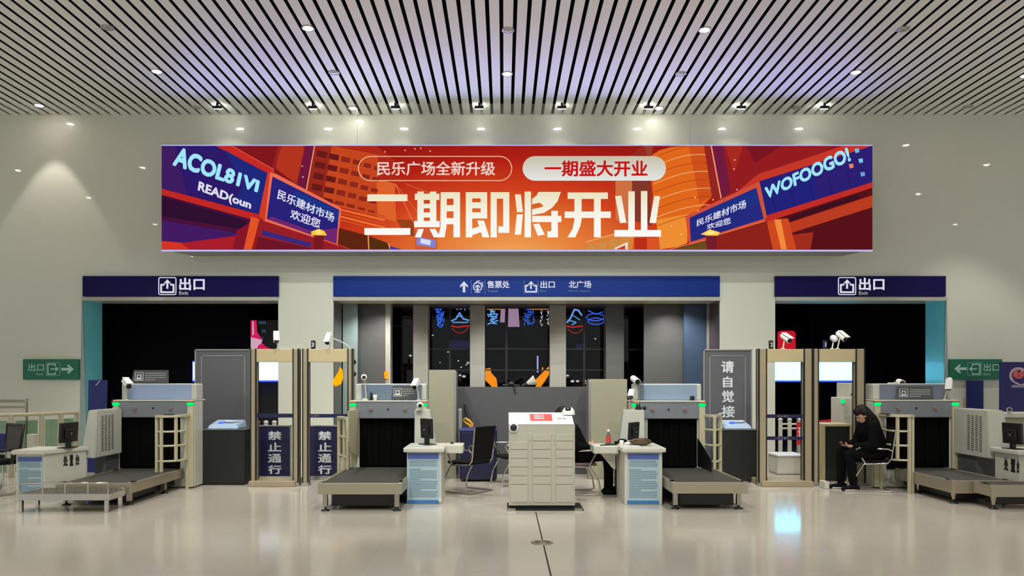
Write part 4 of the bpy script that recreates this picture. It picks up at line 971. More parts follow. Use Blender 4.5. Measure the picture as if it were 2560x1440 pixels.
# things on the dark partition
zp = Z(967, 12.7)
b = MB(); b.ball((X(1278, 12.72), 12.72, zp+0.05), 0.055, (1.2, 0.8, 0.8)); b.cyl((X(1256, 12.72), 12.72, zp+0.03), (X(1300, 12.72), 12.72, zp+0.02), 0.016); b.tube([(X(1284, 12.69), 12.685, zp+0.05), (X(1286, 12.69), 12.68, zp-0.05), (X(1289, 12.69), 12.68, zp-0.12)], 0.009)
simple('black_gadget', b, M['black'], 'black clip-on gadget with a dangling cable on top of the dark partition', 'gadget', (X(1278, 12.72), 12.72, zp))
t = thing('megaphone', 'white and black megaphone lying on top of the dark partition', 'megaphone', (X(1328, 12.72), 12.72, zp))
obj('horn', MB().cyl(P(1318, 959, 12.72), P(1338, 950, 12.72), 0.03, 0.09, 24), M['white'], t)
obj('handle', MB().cyl(P(1304, 965, 12.72), P(1319, 959, 12.72), 0.022, 0.03, 14), M['black'], t)
# ================================================================ SIGNBOARDS
def board(label, px0, px1, d, text=None):
    zt = Z(873, d); x0, x1 = X(px0, d), X(px1, d)
    t = thing('signboard', label, 'signboard', ((x0+x1)/2, d, 0), 'tall grey signboards')
    obj('panel', MB().box(x0+0.012, x1-0.012, d+0.004, d+0.03, 0.16, zt-0.012), M['board_grey'], t)
    f = MB(); w = 0.022
    f.box(x0, x0+w, d-0.012, d+0.035, 0.0, zt, 0.004); f.box(x1-w, x1, d-0.012, d+0.035, 0.0, zt, 0.004); f.box(x0, x1, d-0.012, d+0.035, zt-w, zt, 0.004); f.box(x0, x1, d-0.012, d+0.035, 0.14, 0.165, 0.004)
    obj('frame', f, M['alu'], t)
    l = MB(); i = 0.105; w = 0.014
    l.box(x0+i, x0+i+w, d-0.002, d+0.004, 0.3, zt-i); l.box(x1-i-w, x1-i, d-0.002, d+0.004, 0.3, zt-i); l.box(x0+i, x1-i, d-0.002, d+0.004, zt-i-w, zt-i); l.box(x0+i, x1-i, d-0.002, d+0.004, 0.3, 0.3+w)
    obj('border_line', l, M['alu'], t)
    for x in (x0+0.01, x1-0.01): obj('foot', MB().box(x-0.045, x+0.045, d-0.10, d+0.12, 0.0, 0.06, 0.008), M['white_pure'], t)
    if text:
        m = MB()
        for ch, y0, y1, a, c in text: ptext(m, ch, a, c, y0, y1, d, 0.03)
        obj('lettering', m, M['letter'], t)
    return t
board('blank tall grey signboard behind the left black bin', 487, 628, 12.5)
board('tall grey signboard with a column of large white characters', 1758, 1880, 12.4,
      [('请', 902, 932, 1803, 1835), ('自', 941, 969, 1807, 1831), ('觉', 976, 1006, 1805, 1835), ('接', 1014, 1044, 1804, 1837)])
def standee(label, px0, px1, py0, py1, d):
    zt = Z(py0, d); x0, x1 = X(px0, d), X(px1, d)
    t = thing('notice_stand', label, 'notice board', ((x0+x1)/2, d, 0), 'navy no-passage boards')
    obj('panel', MB().box(x0+0.015, x1-0.015, d, d+0.02, 0.05, zt-0.015), M['navy'], t)
    f = MB(); w = 0.02
    f.box(x0, x0+w, d-0.01, d+0.03, 0, zt, 0.003); f.box(x1-w, x1, d-0.01, d+0.03, 0, zt, 0.003); f.box(x0, x1, d-0.01, d+0.03, zt-w, zt, 0.003); f.box(x0, x1, d-0.01, d+0.03, 0.03, 0.06, 0.003); f.box(x0-0.02, x1+0.02, d-0.05, d+0.22, 0, 0.03, 0.004)
    obj('frame', f, M['alu'], t)
    m = MB(); cx = (px0+px1)/2
    for i, ch in enumerate('禁止通行'):
        y = 1078+i*28.3; ptext(m, ch, cx-16.5, cx+17.5, y, y+22, d, 0.03)
    obj('lettering', m, M['letter'], t)
standee('navy board with white characters standing in the leftmost gate', 645, 728, 1063, 1197, 12.0)
standee('navy board with white characters standing in the gate with the number 3 plate', 773, 850, 1063, 1197, 12.02)
# ================================================================ BLACK BINS with scanners on top
def bin_(label, px0, px1, py0, d, dep, dl, tx0, tx1):
    x0, x1 = X(px0, d), X(px1, d); z = Z(py0, d)
    t = thing('black_cabinet', label, 'cabinet', ((x0+x1)/2, d+dep/2, 0), 'black cabinets')
    obj('body', MB().box(x0, x1, d, d+dep, 0.02, z-0.012, 0.008), M['black_cab'], t)
    obj('plinth', MB().box(x0+0.02, x1-0.02, d+0.02, d+dep-0.02, 0, 0.022), M['black'], t)
    obj('worktop', MB().box(x0-0.01, x1+0.01, d-0.01, d+dep+0.01, z-0.012, z, 0.003), M['dark_grey'], t)
    u = thing('liquid_detector', dl, 'detector', (X((tx0+tx1)/2, d), d+0.2, z), 'pale blue detectors')
    a0, a1 = X(tx0, d), X(tx1, d)
    b = MB(); b.shell([(a0+.01, d+0.05, z), (a1-.01, d+0.05, z), (a1, d+0.45, z), (a0, d+0.45, z), (a0+0.03, d+0.10, z+0.07), (a1-0.03, d+0.10, z+0.07), (a1-0.02, d+0.45, z+0.13), (a0+0.02, d+0.45, z+0.13)],
                      [[0, 1, 2, 3], [4, 5, 6, 7], [0, 1, 5, 4], [1, 2, 6, 5], [2, 3, 7, 6], [3, 0, 4, 7]])
    bmesh.ops.bevel(b.bm, geom=list(b.bm.edges), offset=0.015, segments=2, affect='EDGES')
    obj('casing', b, M['tray'], u)
    cx = a0+(a1-a0)*0.36
    obj('light', MB().ball((cx, d+0.2, z+0.085), 0.042, (1.2, 1, 0.5)), M['led_blue'], u)
    obj('test_cup', MB().lathe([(0.1, 0.0), (0.12, 0.02), (0.115, 0.022), (0.09, 0.006), (0, 0.006)], ((a0+a1)/2+.06, d+0.3, z+0.10), 24), M['white_pure'], u)
bin_('black cabinet in front of the blank signboard', 493, 611, 1074, 11.4, 0.5, 'pale blue detector with a blue light on the left black cabinet', 512, 592)
bin_('black cabinet in front of the signboard with characters', 1806, 1894, 1074, 11.7, 0.5, 'pale blue detector with a blue light on the right black cabinet', 1813, 1885)
t = thing('podium', 'dark podium with a pale edge beside the seated person', 'podium', (X(2100, 11.85), 12.0, 0))
obj('body', MB().box(X(2062, 11.85), X(2124, 11.85), 11.85, 12.3, 0, Z(1066, 11.85), 0.006), M['black_cab'], t)
f = MB(); f.box(X(2057, 11.85), X(2128, 11.85), 11.83, 12.32, Z(1066, 11.85), Z(1060, 11.85), 0.004); f.box(X(2056, 11.85), X(2062, 11.85), 11.83, 12.32, 0, Z(1066, 11.85), .003); f.box(X(2124, 11.85), X(2128, 11.85), 11.83, 12.32, 0, Z(1066, 11.85), .003)
obj('edge_frame', f, M['beige'], t)
t = thing('white_machine', 'white machine with a green lamp behind the dark podium', 'machine', (X(2127, 12.6), 12.8, 0))
b = MB(); b.box(X(2109, 12.6), X(2142, 12.6), 12.6, 13.1, 0, Z(994, 12.6), 0.015); b.box(X(2124, 12.6), X(2142, 12.6), 12.62, 13.1, Z(996, 12.6), Z(957, 12.6), 0.012); obj('body', b, M['white'], t)
obj('lamp', MB().box(X(2105, 12.6), X(2111, 12.6), 12.58, 12.66, Z(1008, 12.6), Z(999, 12.6), 0.01), M['lamp_green'], t)
obj('knob', MB().cyl((X(2132, 12.6), 12.61, Z(986, 12.6)), (X(2132, 12.6), 12.57, Z(986, 12.6)), 0.025), M['black'], t)
# ================================================================ DESKS
def notice(parent, c00, ux, zh, side=FRONT):
    """info sheet: c00 bottom-left, ux width vector, zh height"""
    c00 = Vector(c00); ux = Vector(ux); uz = Vector((0, 0, zh)); n = side
    def quadm(u0, u1, v0, v1, e):
        a = [c00+ux*u0+uz*v0, c00+ux*u1+uz*v0, c00+ux*u1+uz*v1, c00+ux*u0+uz*v1]
        q = [p+n*0.001 for p in a]+[p+n*e for p in a]
        return q, [[0, 1, 2, 3], [4, 5, 6, 7], [0, 1, 5, 4], [1, 2, 6, 5], [2, 3, 7, 6], [3, 0, 4, 7]]
    s = obj('notice_sheet', MB().shell(*quadm(0, 1, 0, 1, 0.004)), M['paper'], parent)
    obj('header_band', MB().shell(*quadm(0.01, .97, 0.88, 0.995, 0.006)), M['paper_blue'], s)
    obj('footer_band', MB().shell(*quadm(0.0, .98, 0.0, 0.07, 0.006)), M['paper_blue2'], s)
    b = MB()
    for r in range(22):
        v = 0.84-r*0.034
        if r in (4,): continue
        u = 0.06
        while u < (0.9 if r % 6 != 5 else 0.4):
            w_ = rs.uniform(0.02, 0.05); b.shell(*quadm(u, u+w_, v, v+0.019, 0.0055)); u += w_+0.008
    obj('print', b, M['paper_ink'], s)
def desk(label, x0, x1, y0, y1, zt, lip, group='white info desks'):
    t = thing('info_desk', label, 'desk', ((x0+x1)/2, (y0+y1)/2, 0), group)
    obj('body', MB().box(x0+0.02, x1-0.02, y0+0.05, y1-0.03, 0.0, zt-0.06, 0.006), M['white'], t)
    obj('desk_top', MB().box(x0-lip, x1+lip, y0, y1, zt-0.06, zt, 0.012), M['white'], t)
    return t
t = desk('white info desk between the left conveyor and the white locker', -1.29, -0.80, 9.62, 10.36, 0.742, 0.02); DKB = t
notice(t, (-1.262, 9.67, 0.01), (0.42, 0, 0), 0.66)
obj('side_shelf', MB().box(-0.79, -0.555, 10.0, 10.36, 0.63, 0.745, 0.012), M['white'], t)
b = MB(); b.cyl((-0.835, 9.665, 0.06), (-0.835, 9.64, 0.06), 0.018); obj('corner_stud', b, M['white_pure'], t)
t = desk('white cluttered info desk right of the white locker', 1.55, 2.08, 9.58, 10.36, 0.745, 0.02); DKC = t
notice(t, (1.605, 9.63, 0.01), (0.42, 0, 0), 0.66)
obj('side_shelf', MB().box(1.205, 1.54, 9.95, 10.36, 0.63, 0.735, 0.012), M['white'], t)
b = MB(); b.prism([(1.52, 0.64), (1.30, 0.64), (1.48, 0.42), (1.52, 0.40)], 10.1, 10.14, 'y'); obj('shelf_bracket', b, M['white'], t)
def hand_letters(parent, string, spots, xp, side, z0, z1):
    nrm = Vector((side, 0, 0))
    for ch, (ya, yb) in zip(string, spots):
        b = MB(); b.text(ch, (xp, ya, z0), (xp, yb, z0), (xp, yb, z1), (xp, ya, z1), nrm, 0, 0.05); obj('lettering', b, M['ink'], parent)
t = thing('info_desk', 'white desk with large black characters on its side, at the left edge', 'desk', (-6.2, 10.0, 0), 'white info desks')
obj('body', MB().prism([(-6.44, 9.77), (-6.06, 9.77), (-5.80, 10.27), (-6.44, 10.27)], 0.0, 0.64, 'z'), M['white'], t)
tb = MB().prism([(-6.48, 9.72), (-6.05, 9.72), (-5.77, 10.29), (-6.48, 10.29)], 0.64, 0.70, 'z'); bmesh.ops.bevel(tb.bm, geom=list(tb.bm.edges), offset=0.01, segments=2, affect='EDGES'); obj('desk_top', tb, M['white'], t)
notice(t, (-6.42, 9.77, 0.08), (0.33, 0, 0), 0.53)
def sl_(u): return Vector((-6.06+0.26*u, 9.77+0.5*u, 0))
for ch, (u0, u1) in zip('处置台', ((.43, .54), (.585, .675), (.73, .83))):
    b = MB(); p0, p1 = sl_(u0), sl_(u1); up = Vector((0, 0, 1))
    b.text(ch, p0+up*.455, p1+up*.455, p1+up*.605, p0+up*.605, Vector((.887, -.461, 0)), 0, 0.05); obj('lettering', b, M['ink'], t)
t = desk('white desk with large black characters on its side, at the right edge', 6.74, 7.35, 9.66, 10.22, 0.70, 0.03); DKD = t
hand_letters(t, '处置台', ((10.0, 9.92), (9.87, 9.78), (9.755, 9.70)), 6.76, -1, 0.40, 0.575)
# monitors
def monitor(label, c, z, w_, h, rz, tilt=0.06, lift=0.09):
    t = thing('monitor', label, 'monitor', (c[0], c[1], z), 'black monitors'); cc = (c[0], c[1], z)
    def R(mb): return mb.rot(cc, rz=rz)
    a = MB(); a.box(c[0]-w_/2, c[0]+w_/2, c[1]-0.02, c[1]+0.02, z+lift, z+lift+h, 0.008); a.box(c[0]-w_*.3, c[0]+w_*.3, c[1]-0.045, c[1]-0.018, z+lift+h*.2, z+lift+h*.7, .015); a.rot((c[0], c[1], z+lift), rx=tilt)
    obj('casing', R(a), M['black'], t)
    s = MB(); s.box(c[0]-w_/2+0.012, c[0]+w_/2-0.012, c[1]+0.019, c[1]+0.0215, z+lift+0.02, z+lift+h-0.012); s.rot((c[0], c[1], z+lift), rx=tilt); obj('screen', R(s), M['lens'], t)
    obj('stand', R(MB().box(c[0]-0.03, c[0]+0.03, c[1]-0.03, c[1]+0.02, z+0.008, z+lift+h*0.4, 0.006)), M['black'], t)
    obj('base', R(MB().box(c[0]-0.11, c[0]+0.11, c[1]-0.08, c[1]+0.08, z, z+0.012, 0.005)), M['black'], t)
    e = MB(); e.cyl((c[0], c[1]-0.047, z+lift+h*.45), (c[0], c[1]-0.044, z+lift+h*.45), 0.014); e.rot((c[0], c[1], z+lift), rx=tilt); obj('badge', R(e), M['alu'], t)
monitor('black monitor on the desk at the left edge, seen from behind', (X(170, 10.08), 10.08), 0.70, 0.34, 0.27, math.radians(84), 0.06, 0.075)
monitor('black monitor on the desk left of the white locker, seen from behind', (X(1068, 10.1), 10.1), 0.742, 0.26, 0.27, math.radians(-50), 0.05, 0.085)
monitor('dark monitor among the clutter right of the white locker', (X(1583, 10.15), 10.15), 0.745, 0.26, 0.24, math.radians(52), 0.06, 0.06)
monitor('black monitor on the desk at the right edge', (X(2533, 9.9), 9.9), 0.70, 0.30, 0.28, math.radians(-80), 0.06, 0.07)
# clutter on the right info desk
zd = 0.746
t = thing('drink_bottle', 'bottle with a red label and white cap on the right side shelf', 'bottle', (X(1521, 10.2), 10.2, 0.736)); c = (X(1521, 10.2), 10.2, 0.736)
obj('bottle', MB().lathe([(0.03, 0), (0.033, 0.02), (0.033, 0.11), (0.03, 0.125), (0.012, 0.165), (0.012, 0.18), (0, 0.18)], c, 20), M['acryl'], t)
obj('label', MB().lathe([(0.0336, 0.03), (0.0336, 0.108)], c, 20), M['red_label'], t)
obj('cap', MB().lathe([(0.016, 0.175), (0.016, 0.205), (0, 0.205)], c, 16), M['white_pure'], t)
simple('keyboard', MB().box(X(1513, 10.1), X(1545, 10.1), 10.06, 10.16, 0.736, 0.752, 0.004).rot((X(1529, 10.1), 10.1, 0), rz=-0.2), M['black'], 'black keyboard on the right side shelf under the bottle', 'keyboard', (X(1529, 10.1), 10.1, 0.736))
simple('black_pen', MB().cyl((X(1501, 10.0), 10.0, 0.742), (X(1526, 10.06), 10.06, 0.742), 0.008), M['black'], 'thin black stick at the front of the right side shelf', 'pen', (X(1512, 10.03), 10.03, 0.736))
simple('paper_cup', MB().lathe([(0.022, 0), (0.03, 0.06), (0.026, 0.06), (0.0, 0.005)], (X(1554, 10.0), 10.0, zd), 16), M['white_pure'], 'white paper cup on the right info desk', 'cup', (X(1554, 10.0), 10.0, zd))
simple('black_mitten', MB().ball((X(1556, 10.18), 10.18, zd+0.035), 0.05, (1.3, 0.9, 0.7)).ball((X(1541, 10.15), 10.15, zd+0.02), 0.028, (1.2, 1, 0.7)), M['fabric'], 'black glove heap beside the monitor on the right info desk', 'glove', (X(1554, 10.18), 10.18, zd))
b = MB(); b.ball((X(1602, 9.9), 9.9, zd+0.05), 0.085, (1.75, 0.75, 0.62)); b.tube([(X(1580, 9.88), 9.86, zd+0.06), (X(1594, 9.86), 9.83, zd+0.1), (X(1614, 9.86), 9.83, zd+0.1), (X(1626, 9.88), 9.86, zd+0.06)], 0.008)
simple('handbag', b, M['brown'], 'brown leather bag lying on the right info desk', 'bag', (X(1602, 9.9), 9.9, zd))
simple('paper_sheet', MB().box(X(1560, 9.75), X(1600, 9.75), 9.72, 9.84, zd, zd+0.008, 0.002), M['white_pure'], 'white paper pile at the front of the right info desk', 'paper', (X(1580, 9.78), 9.78, zd))
simple('paper_roll', MB().cyl((X(1562, 9.92), 9.92, zd+0.022), (X(1578, 9.95), 9.95, zd+0.022), 0.022), M['white_pure'], 'white roll beside the bag on the right info desk', 'roll', (X(1570, 9.93), 9.93, zd))
simple('black_strap', MB().tube([(X(1572, 10.02), 10.02, zd+0.02), (X(1590, 10.0), 10.0, zd+0.03), (X(1612, 10.02), 10.02, zd+0.045), (X(1622, 10.06), 10.06, zd+0.06)], 0.014), M['fabric'], 'black strap behind the brown bag on the right info desk', 'strap', (X(1600, 10.02), 10.02, zd))
b = MB(); b.lathe([(0.045, 0), (0.045, 0.02), (0.03, 0.05), (0.03, 0.08), (0, 0.085)], (X(1599, 10.4), 10.5, 1.2), 16); b.ball((X(1611, 10.5), 10.5, 1.225), 0.03)
simple('black_radio', b, M['black'], 'small black radio on the console hood of the pale blue scanner', 'radio', (X(1600, 10.5), 10.5, 1.2))
simple('paper_pad', MB().box(X(1040, 9.9), X(1062, 9.9), 9.8, 9.95, 0.743, 0.75, 0.002), M['paper'], 'pale note pad on the desk left of the white locker', 'note pad', (X(1050, 9.9), 9.88, 0.743))
simple('computer_mouse', MB().ball((X(1130, 10.2), 10.2, 0.755), 0.03, (0.8, 1.3, 0.5)), M['black'], 'black mouse on the side shelf left of the white locker', 'mouse', (X(1130, 10.2), 10.2, 0.745))
# ================================================================ CENTRE BACK CLUTTER
t = thing('navy_cabinet', 'navy blue padded box behind the chrome chair', 'box', (X(1196, 11.75), 12.0, 0))
obj('body', MB().box(X(1149, 11.75), X(1242, 11.75), 11.75, 12.3, 0.03, Z(1078, 11.75), 0.03), M['navy_box'], t)
obj('lid', MB().box(X(1148, 11.75), X(1243, 11.75), 11.74, 12.31, Z(1078, 11.75)-0.02, Z(1073, 11.75), 0.015), M['navy_light'], t)
t = thing('loop_tool', 'black bar with a yellow loop handle leaning on the dark partition', 'tool', (X(1172, 12.5), 12.5, Z(1073, 11.75)))
obj('shaft', MB().cyl(P(1183, 1075, 12.4), P(1162, 1012, 12.65), 0.03, 0.022), M['black'], t)
lp = [P(a, c, 12.36) for a, c in ((1179, 1074), (1174, 1063), (1163, 1056), (1158, 1050), (1164, 1046), (1173, 1052), (1180, 1059), (1181, 1068))]
obj('loop_handle', MB().tube(lp, 0.022, closed=True), M['yellow'], t)
simple('barrier_post', MB().box(X(1146, 12.2), X(1155, 12.2), 12.2, 12.26, 0, Z(1022, 12.2), 0.006), M['alu'], 'pale upright post left of the yellow loop handle', 'post', (X(1150, 12.2), 12.23, 0))
# ================================================================ CHAIRS
def sled_chair(label, cx, cy, rz, seat_m, back=True, arms=True, sc=1.0, back_h=0.40):
    """chrome cantilever chair; built facing -X then turned by rz"""
    t = thing('visitor_chair', label, 'chair', (cx, cy, 0), 'chrome cantilever chairs'); c0 = (cx, cy, 0)
    def R(mb): return mb.rot(c0, rz=rz)
    w_ = 0.25
    for s in (-1, 1):
        y = cy+s*w_
        f = MB(); f.tube([(cx+0.24, y, 0.013), (cx-0.22, y, 0.013), (cx-0.27, y, 0.03), (cx-0.24, y, 0.20), (cx-0.12, y, 0.40), (cx+0.2, y, 0.42)], 0.012)
        obj('leg', R(f), M['chrome'], t)
        if arms: obj('armrest', R(MB().tube([(cx-0.10, y, 0.41), (cx-0.22, y, 0.62), (cx-0.18, y, 0.635), (cx+0.2, y, 0.625), (cx+0.26, y, 0.6)], 0.013)), M['chrome'], t)
    obj('stretcher', R(MB().tube([(cx+0.24, cy-w_, 0.013), (cx+0.24, cy+w_, 0.013)], 0.012).tube([(cx-0.1, cy-w_, 0.405), (cx-0.1, cy+w_, 0.405)], 0.011)), M['chrome'], t)
    obj('seat', R(MB().box(cx-0.22, cx+0.23, cy-0.225, cy+0.225, 0.415, 0.455, 0.018)), seat_m, t)
    if back:
        m = MB(); m.box(cx+0.215, cx+0.245, cy-0.225, cy+0.225, 0.47, 0.47+back_h, 0.014); m.rot((cx+0.23, cy, 0.45), ry=math.radians(10)); obj('backrest', R(m), seat_m, t)
        for s in (-1, 1): obj('back_post', R(MB().tube([(cx+0.2, cy+s*0.22, 0.42), (cx+0.25, cy+s*0.225, 0.48), (cx+0.31, cy+s*0.225, 0.46+back_h)], 0.011)), M['chrome'], t)
    return t
sled_chair('black chrome chair behind the desk left of the white locker', X(1172, 10.75), 10.75, math.radians(-38), M['fabric'], back_h=0.5)
sled_chair('black chrome chair half hidden behind the left side of the white locker', X(1282, 11.3), 11.5, math.radians(20), M['fabric'], back_h=0.5)
PX, PY = X(2188, 10.9), 10.95
sled_chair('black chrome chair carrying the person at the right', PX-0.06, PY, math.radians(-16), M['fabric'], back_h=0.46)
QX, QY = X(1447, 10.6), 10.6
sled_chair('chrome chair with mauve cushion under the person behind the locker', QX, QY, math.radians(184), M['mauve'], back_h=0.4)
def office_chair(label, cx, cy, rz, bm_):
    t = thing('office_chair', label, 'chair', (cx, cy, 0)); c0 = (cx, cy, 0)
    def R(mb): return mb.rot(c0, rz=rz)
    b = MB(); pts = [(-0.2, 0.60), (-0.235, 0.98), (0.235, 0.98), (0.2, 0.60)]
    obj('back_frame', R(MB().tube([(cx+u, cy+0.24+0.10*(v-0.6), v) for u, v in pts], 0.02, closed=True)), M['black'], t)
    m = MB(); q = [(cx+u*.96, cy+0.235+0.10*(v-0.6), v) for u, v in pts]; m.shell(q+[(x, y+0.008, z) for x, y, z in q], [[0, 1, 2, 3], [4, 5, 6, 7], [0, 1, 5, 4], [1, 2, 6, 5], [2, 3, 7, 6], [3, 0, 4, 7]]); obj('mesh_back', R(m), bm_, t)
    obj('seat', R(MB().box(cx-0.23, cx+0.23, cy-0.22, cy+0.22, 0.43, 0.50, 0.03)), M['fabric'], t)
    obj('back_support', R(MB().tube([(cx, cy+0.1, 0.43), (cx, cy+0.26, 0.44), (cx, cy+0.28, 0.62)], 0.022)), M['black'], t)
    for s in (-1, 1): obj('armrest', R(MB().tube([(cx+s*.2, cy+.1, 0.44), (cx+s*.29, cy+.1, 0.46), (cx+s*.29, cy+.1, 0.64), (cx+s*.29, cy-.14, 0.65), (cx+s*.29, cy-.1, 0.5)], 0.018)), M['black'], t)
    for s in (-1, 1): obj('leg', R(MB().tube([(cx+s*.2, cy+.2, 0.43), (cx+s*.23, cy+.22, 0.1), (cx+s*.23, cy+.16, 0.014), (cx+s*.23, cy-.24, 0.014)], 0.013)), M['chrome'], t)
    return t
office_chair('black mesh-backed office chair behind the desk at the left edge', -7.2, 10.45, math.radians(-32), M['mesh'])
t = thing('blue_chair', 'blue chair back cut off by the left edge of the photo', 'chair', (X(-14, 11.4), 11.4, 0))
b = MB(); b.box(X(-52, 11.4), X(14, 11.4), 11.4, 11.45, 0.5, Z(1084, 11.4), 0.02); obj('backrest', b, M['navy_light'], t)
obj('seat', MB().box(X(-52, 11.4), X(12, 11.4), 10.58, 11.42, 0.42, 0.47, 0.02), M['fabric'], t)
for px in (-48, 10):
    obj('leg', MB().tube([(X(px, 11.4), 11.42, 0.52), (X(px, 11.4), 11.38, 0.2), (X(px, 11.4), 11.35, 0.013), (X(px, 11.4), 10.95, 0.013), (X(px, 11.4), 11.0, 0.43)], 0.013), M['chrome'], t)
# ================================================================ LEFT AND RIGHT EDGES
def balustrade(label, pts, zt, posts):
    t = thing('glass_balustrade', label, 'balustrade', (pts[0][0], pts[0][1], 0))
    obj('handrail', MB().tube([(x, y, zt) for x, y in pts], 0.03), M['cream'], t)
    for (x, y) in posts: obj('post', MB().box(x-0.035, x+0.035, y-0.02, y+0.02, 0, zt-0.01, 0.005), M['cream'], t)
    for (a, c) in zip(posts, posts[1:]):
        d = Vector((c[0]-a[0], c[1]-a[1], 0)).normalized(); a2 = Vector((a[0], a[1], 0))+d*0.06; c2 = Vector((c[0], c[1], 0))-d*0.06; nn = Vector((-d.y, d.x, 0))*0.006
        v = []
        for n_ in (nn, -nn):
            v += [a2+n_+Vector((0, 0, .08)), c2+n_+Vector((0, 0, .08)), c2+n_+Vector((0, 0, zt-.1)), a2+n_+Vector((0, 0, zt-.1))]
        obj('glass_panel', MB().shell(v, [[0, 1, 2, 3], [4, 5, 6, 7], [0, 1, 5, 4], [1, 2, 6, 5], [2, 3, 7, 6], [3, 0, 4, 7]]), M['gglass'], t)
dq = 12.6
balustrade('glass balustrade with cream handrail behind the desk at the left edge', [(-9.4, 11.9), (X(0, 12.2), 12.2), (X(104, dq), dq), (X(195, 13.2), 13.2)], Z(1035, dq), [(-9.4, 11.9), (X(28, 12.28), 12.28), (X(104, dq), dq), (X(152, 12.9), 12.9), (X(192, 13.2), 13.2)])
t = thing('wall_railing', 'steel railing with two rails against the wall at the far left', 'railing', (X(66, 14.2), 14.2, 0))
obj('rail', MB().tube([(-11, 14.2, Z(1003, 14.2)), (X(66, 14.2), 14.2, Z(1003, 14.2))], 0.025), M['steel'], t)
obj('rail', MB().tube([(-11, 14.2, Z(1018, 14.2)), (X(66, 14.2), 14.2, Z(1018, 14.2))], 0.018), M['steel'], t)
for px in (66, -40):
    p_ = obj('post', MB().cyl((X(px, 14.2), 14.2, 0), (X(px, 14.2), 14.2, Z(1001, 14.2)), 0.025), M['steel'], t)
    obj('post_cap', MB().ball((X(px, 14.2), 14.2, Z(1000, 14.2)), 0.035), M['chrome'], p_)
simple('white_post', MB().lathe([(0.03, 0), (0.03, 0.78), (0.0, 0.79)], (X(49, 11.9), 11.9, 0), 16), M['white'], 'white post beside the mesh-backed chair', 'post', (X(49, 11.9), 11.9, 0))
simple('white_box', MB().box(X(66, 11.6), X(84, 11.6), 11.6, 11.75, 0, Z(1086, 11.6), 0.01), M['white'], 'white box behind the desk at the left edge', 'box', (X(75, 11.6), 11.67, 0))
t = thing('banner_stand', 'navy banner stand behind the console of the leftmost scanner', 'banner', (X(243, 12.6), 12.6, 0))
b = MB(); b.prism([(X(218, 12.6), 0.04), (X(264, 12.6), 0.04), (X(268, 12.6), Z(950, 12.6)), (X(221, 12.6), Z(950, 12.6))], 12.6, 12.615, 'y'); obj('banner_panel', b, M['navy_light'], t)
obj('stand_base', MB().box(X(216, 12.6), X(268, 12.6), 12.5, 12.72, 0, 0.05, 0.01), M['alu'], t)
obj('clip', MB().cyl(P(240, 964, 12.595), P(250, 952, 12.595), 0.012), M['alu'], t)
t = thing('navy_poster', 'narrow navy poster under the green exit sign on the right wall', 'poster', (X(2440, 14.6), 14.6, 0))
obj('poster_panel', MB().box(X(2417, 14.6), X(2459, 14.6), 14.6, 14.63, Z(1085, 14.6), Z(951, 14.6), 0.003), M['navy_light'], t)
obj('poster_leg', MB().box(X(2422, 14.6), X(2454, 14.6), 14.61, 14.64, 0, Z(1084, 14.6), 0.003), M['alu'], t)
t = thing('emblem_banner', 'large navy banner with a red and white emblem at the right edge', 'banner', (X(2560, 13.6), 13.6, 0)); dm = 13.6
obj('banner_panel', MB().box(X(2500, dm), X(2640, dm), dm, dm+0.03, 0.05, Z(905, dm), 0.003), mat('deep_navy', (26, 20, 92), 0.5), t)
obj('stand_base', MB().box(X(2500, dm), X(2640, dm), dm-0.1, dm+0.13, 0, 0.055, 0.008), M['alu'], t)
b = MB(); cx, cy = 2546, 939
for r, a0, a1 in ((19, 100, 330), (15.5, 140, 300)): stroke(b, [(cx+x*1.12, cy+y) for x, y in arc(0, 0, r, math.radians(a0), math.radians(a1), 16)], 4 if r > 18 else 2, dm-.002)
stroke(b, [(2545, 929), (2552, 926), (2560, 928), (2570, 926)], 3.5, dm-.002); stroke(b, [(2540, 958), (2552, 962), (2570, 958)], 3, dm-.002)
obj('emblem_ring', b, mat('emblem_pale', (196, 170, 186), 0.5), t)
b = MB(); ppoly(b, [(2546+12*math.cos(q*PI/12)*1.1, 936+11*math.sin(q*PI/12)) for q in range(24)], dm-.002, 0.006); obj('emblem_disc', b, mat('emblem_red', (206, 92, 96), 0.5), t)
b = MB(); ppoly(b, [(2543, 932), (2549, 936), (2549, 942), (2544, 944), (2546, 938)], dm-.008, 0.003); obj('emblem_mark', b, mat('emblem_core', (160, 40, 60), 0.5), t)
b = MB(); ppoly(b, [(2531, 962), (2600, 962), (2600, 969), (2528, 969)], dm-.002); obj('emblem_strip', b, mat('emblem_strip', (140, 134, 176), 0.5), t)
t = thing('white_cabinet', 'white cabinet behind the monitor at the right edge', 'cabinet', (X(2540, 11.4), 11.6, 0))
obj('body', MB().box(X(2512, 11.4), X(2640, 11.4), 11.42, 11.9, 0, Z(1045, 11.4), 0.01), M['olive'], t)
obj('cabinet_top', MB().box(X(2503, 11.4), X(2645, 11.4), 11.36, 11.92, Z(1044, 11.4), Z(1033, 11.4), 0.01), M['white'], t)
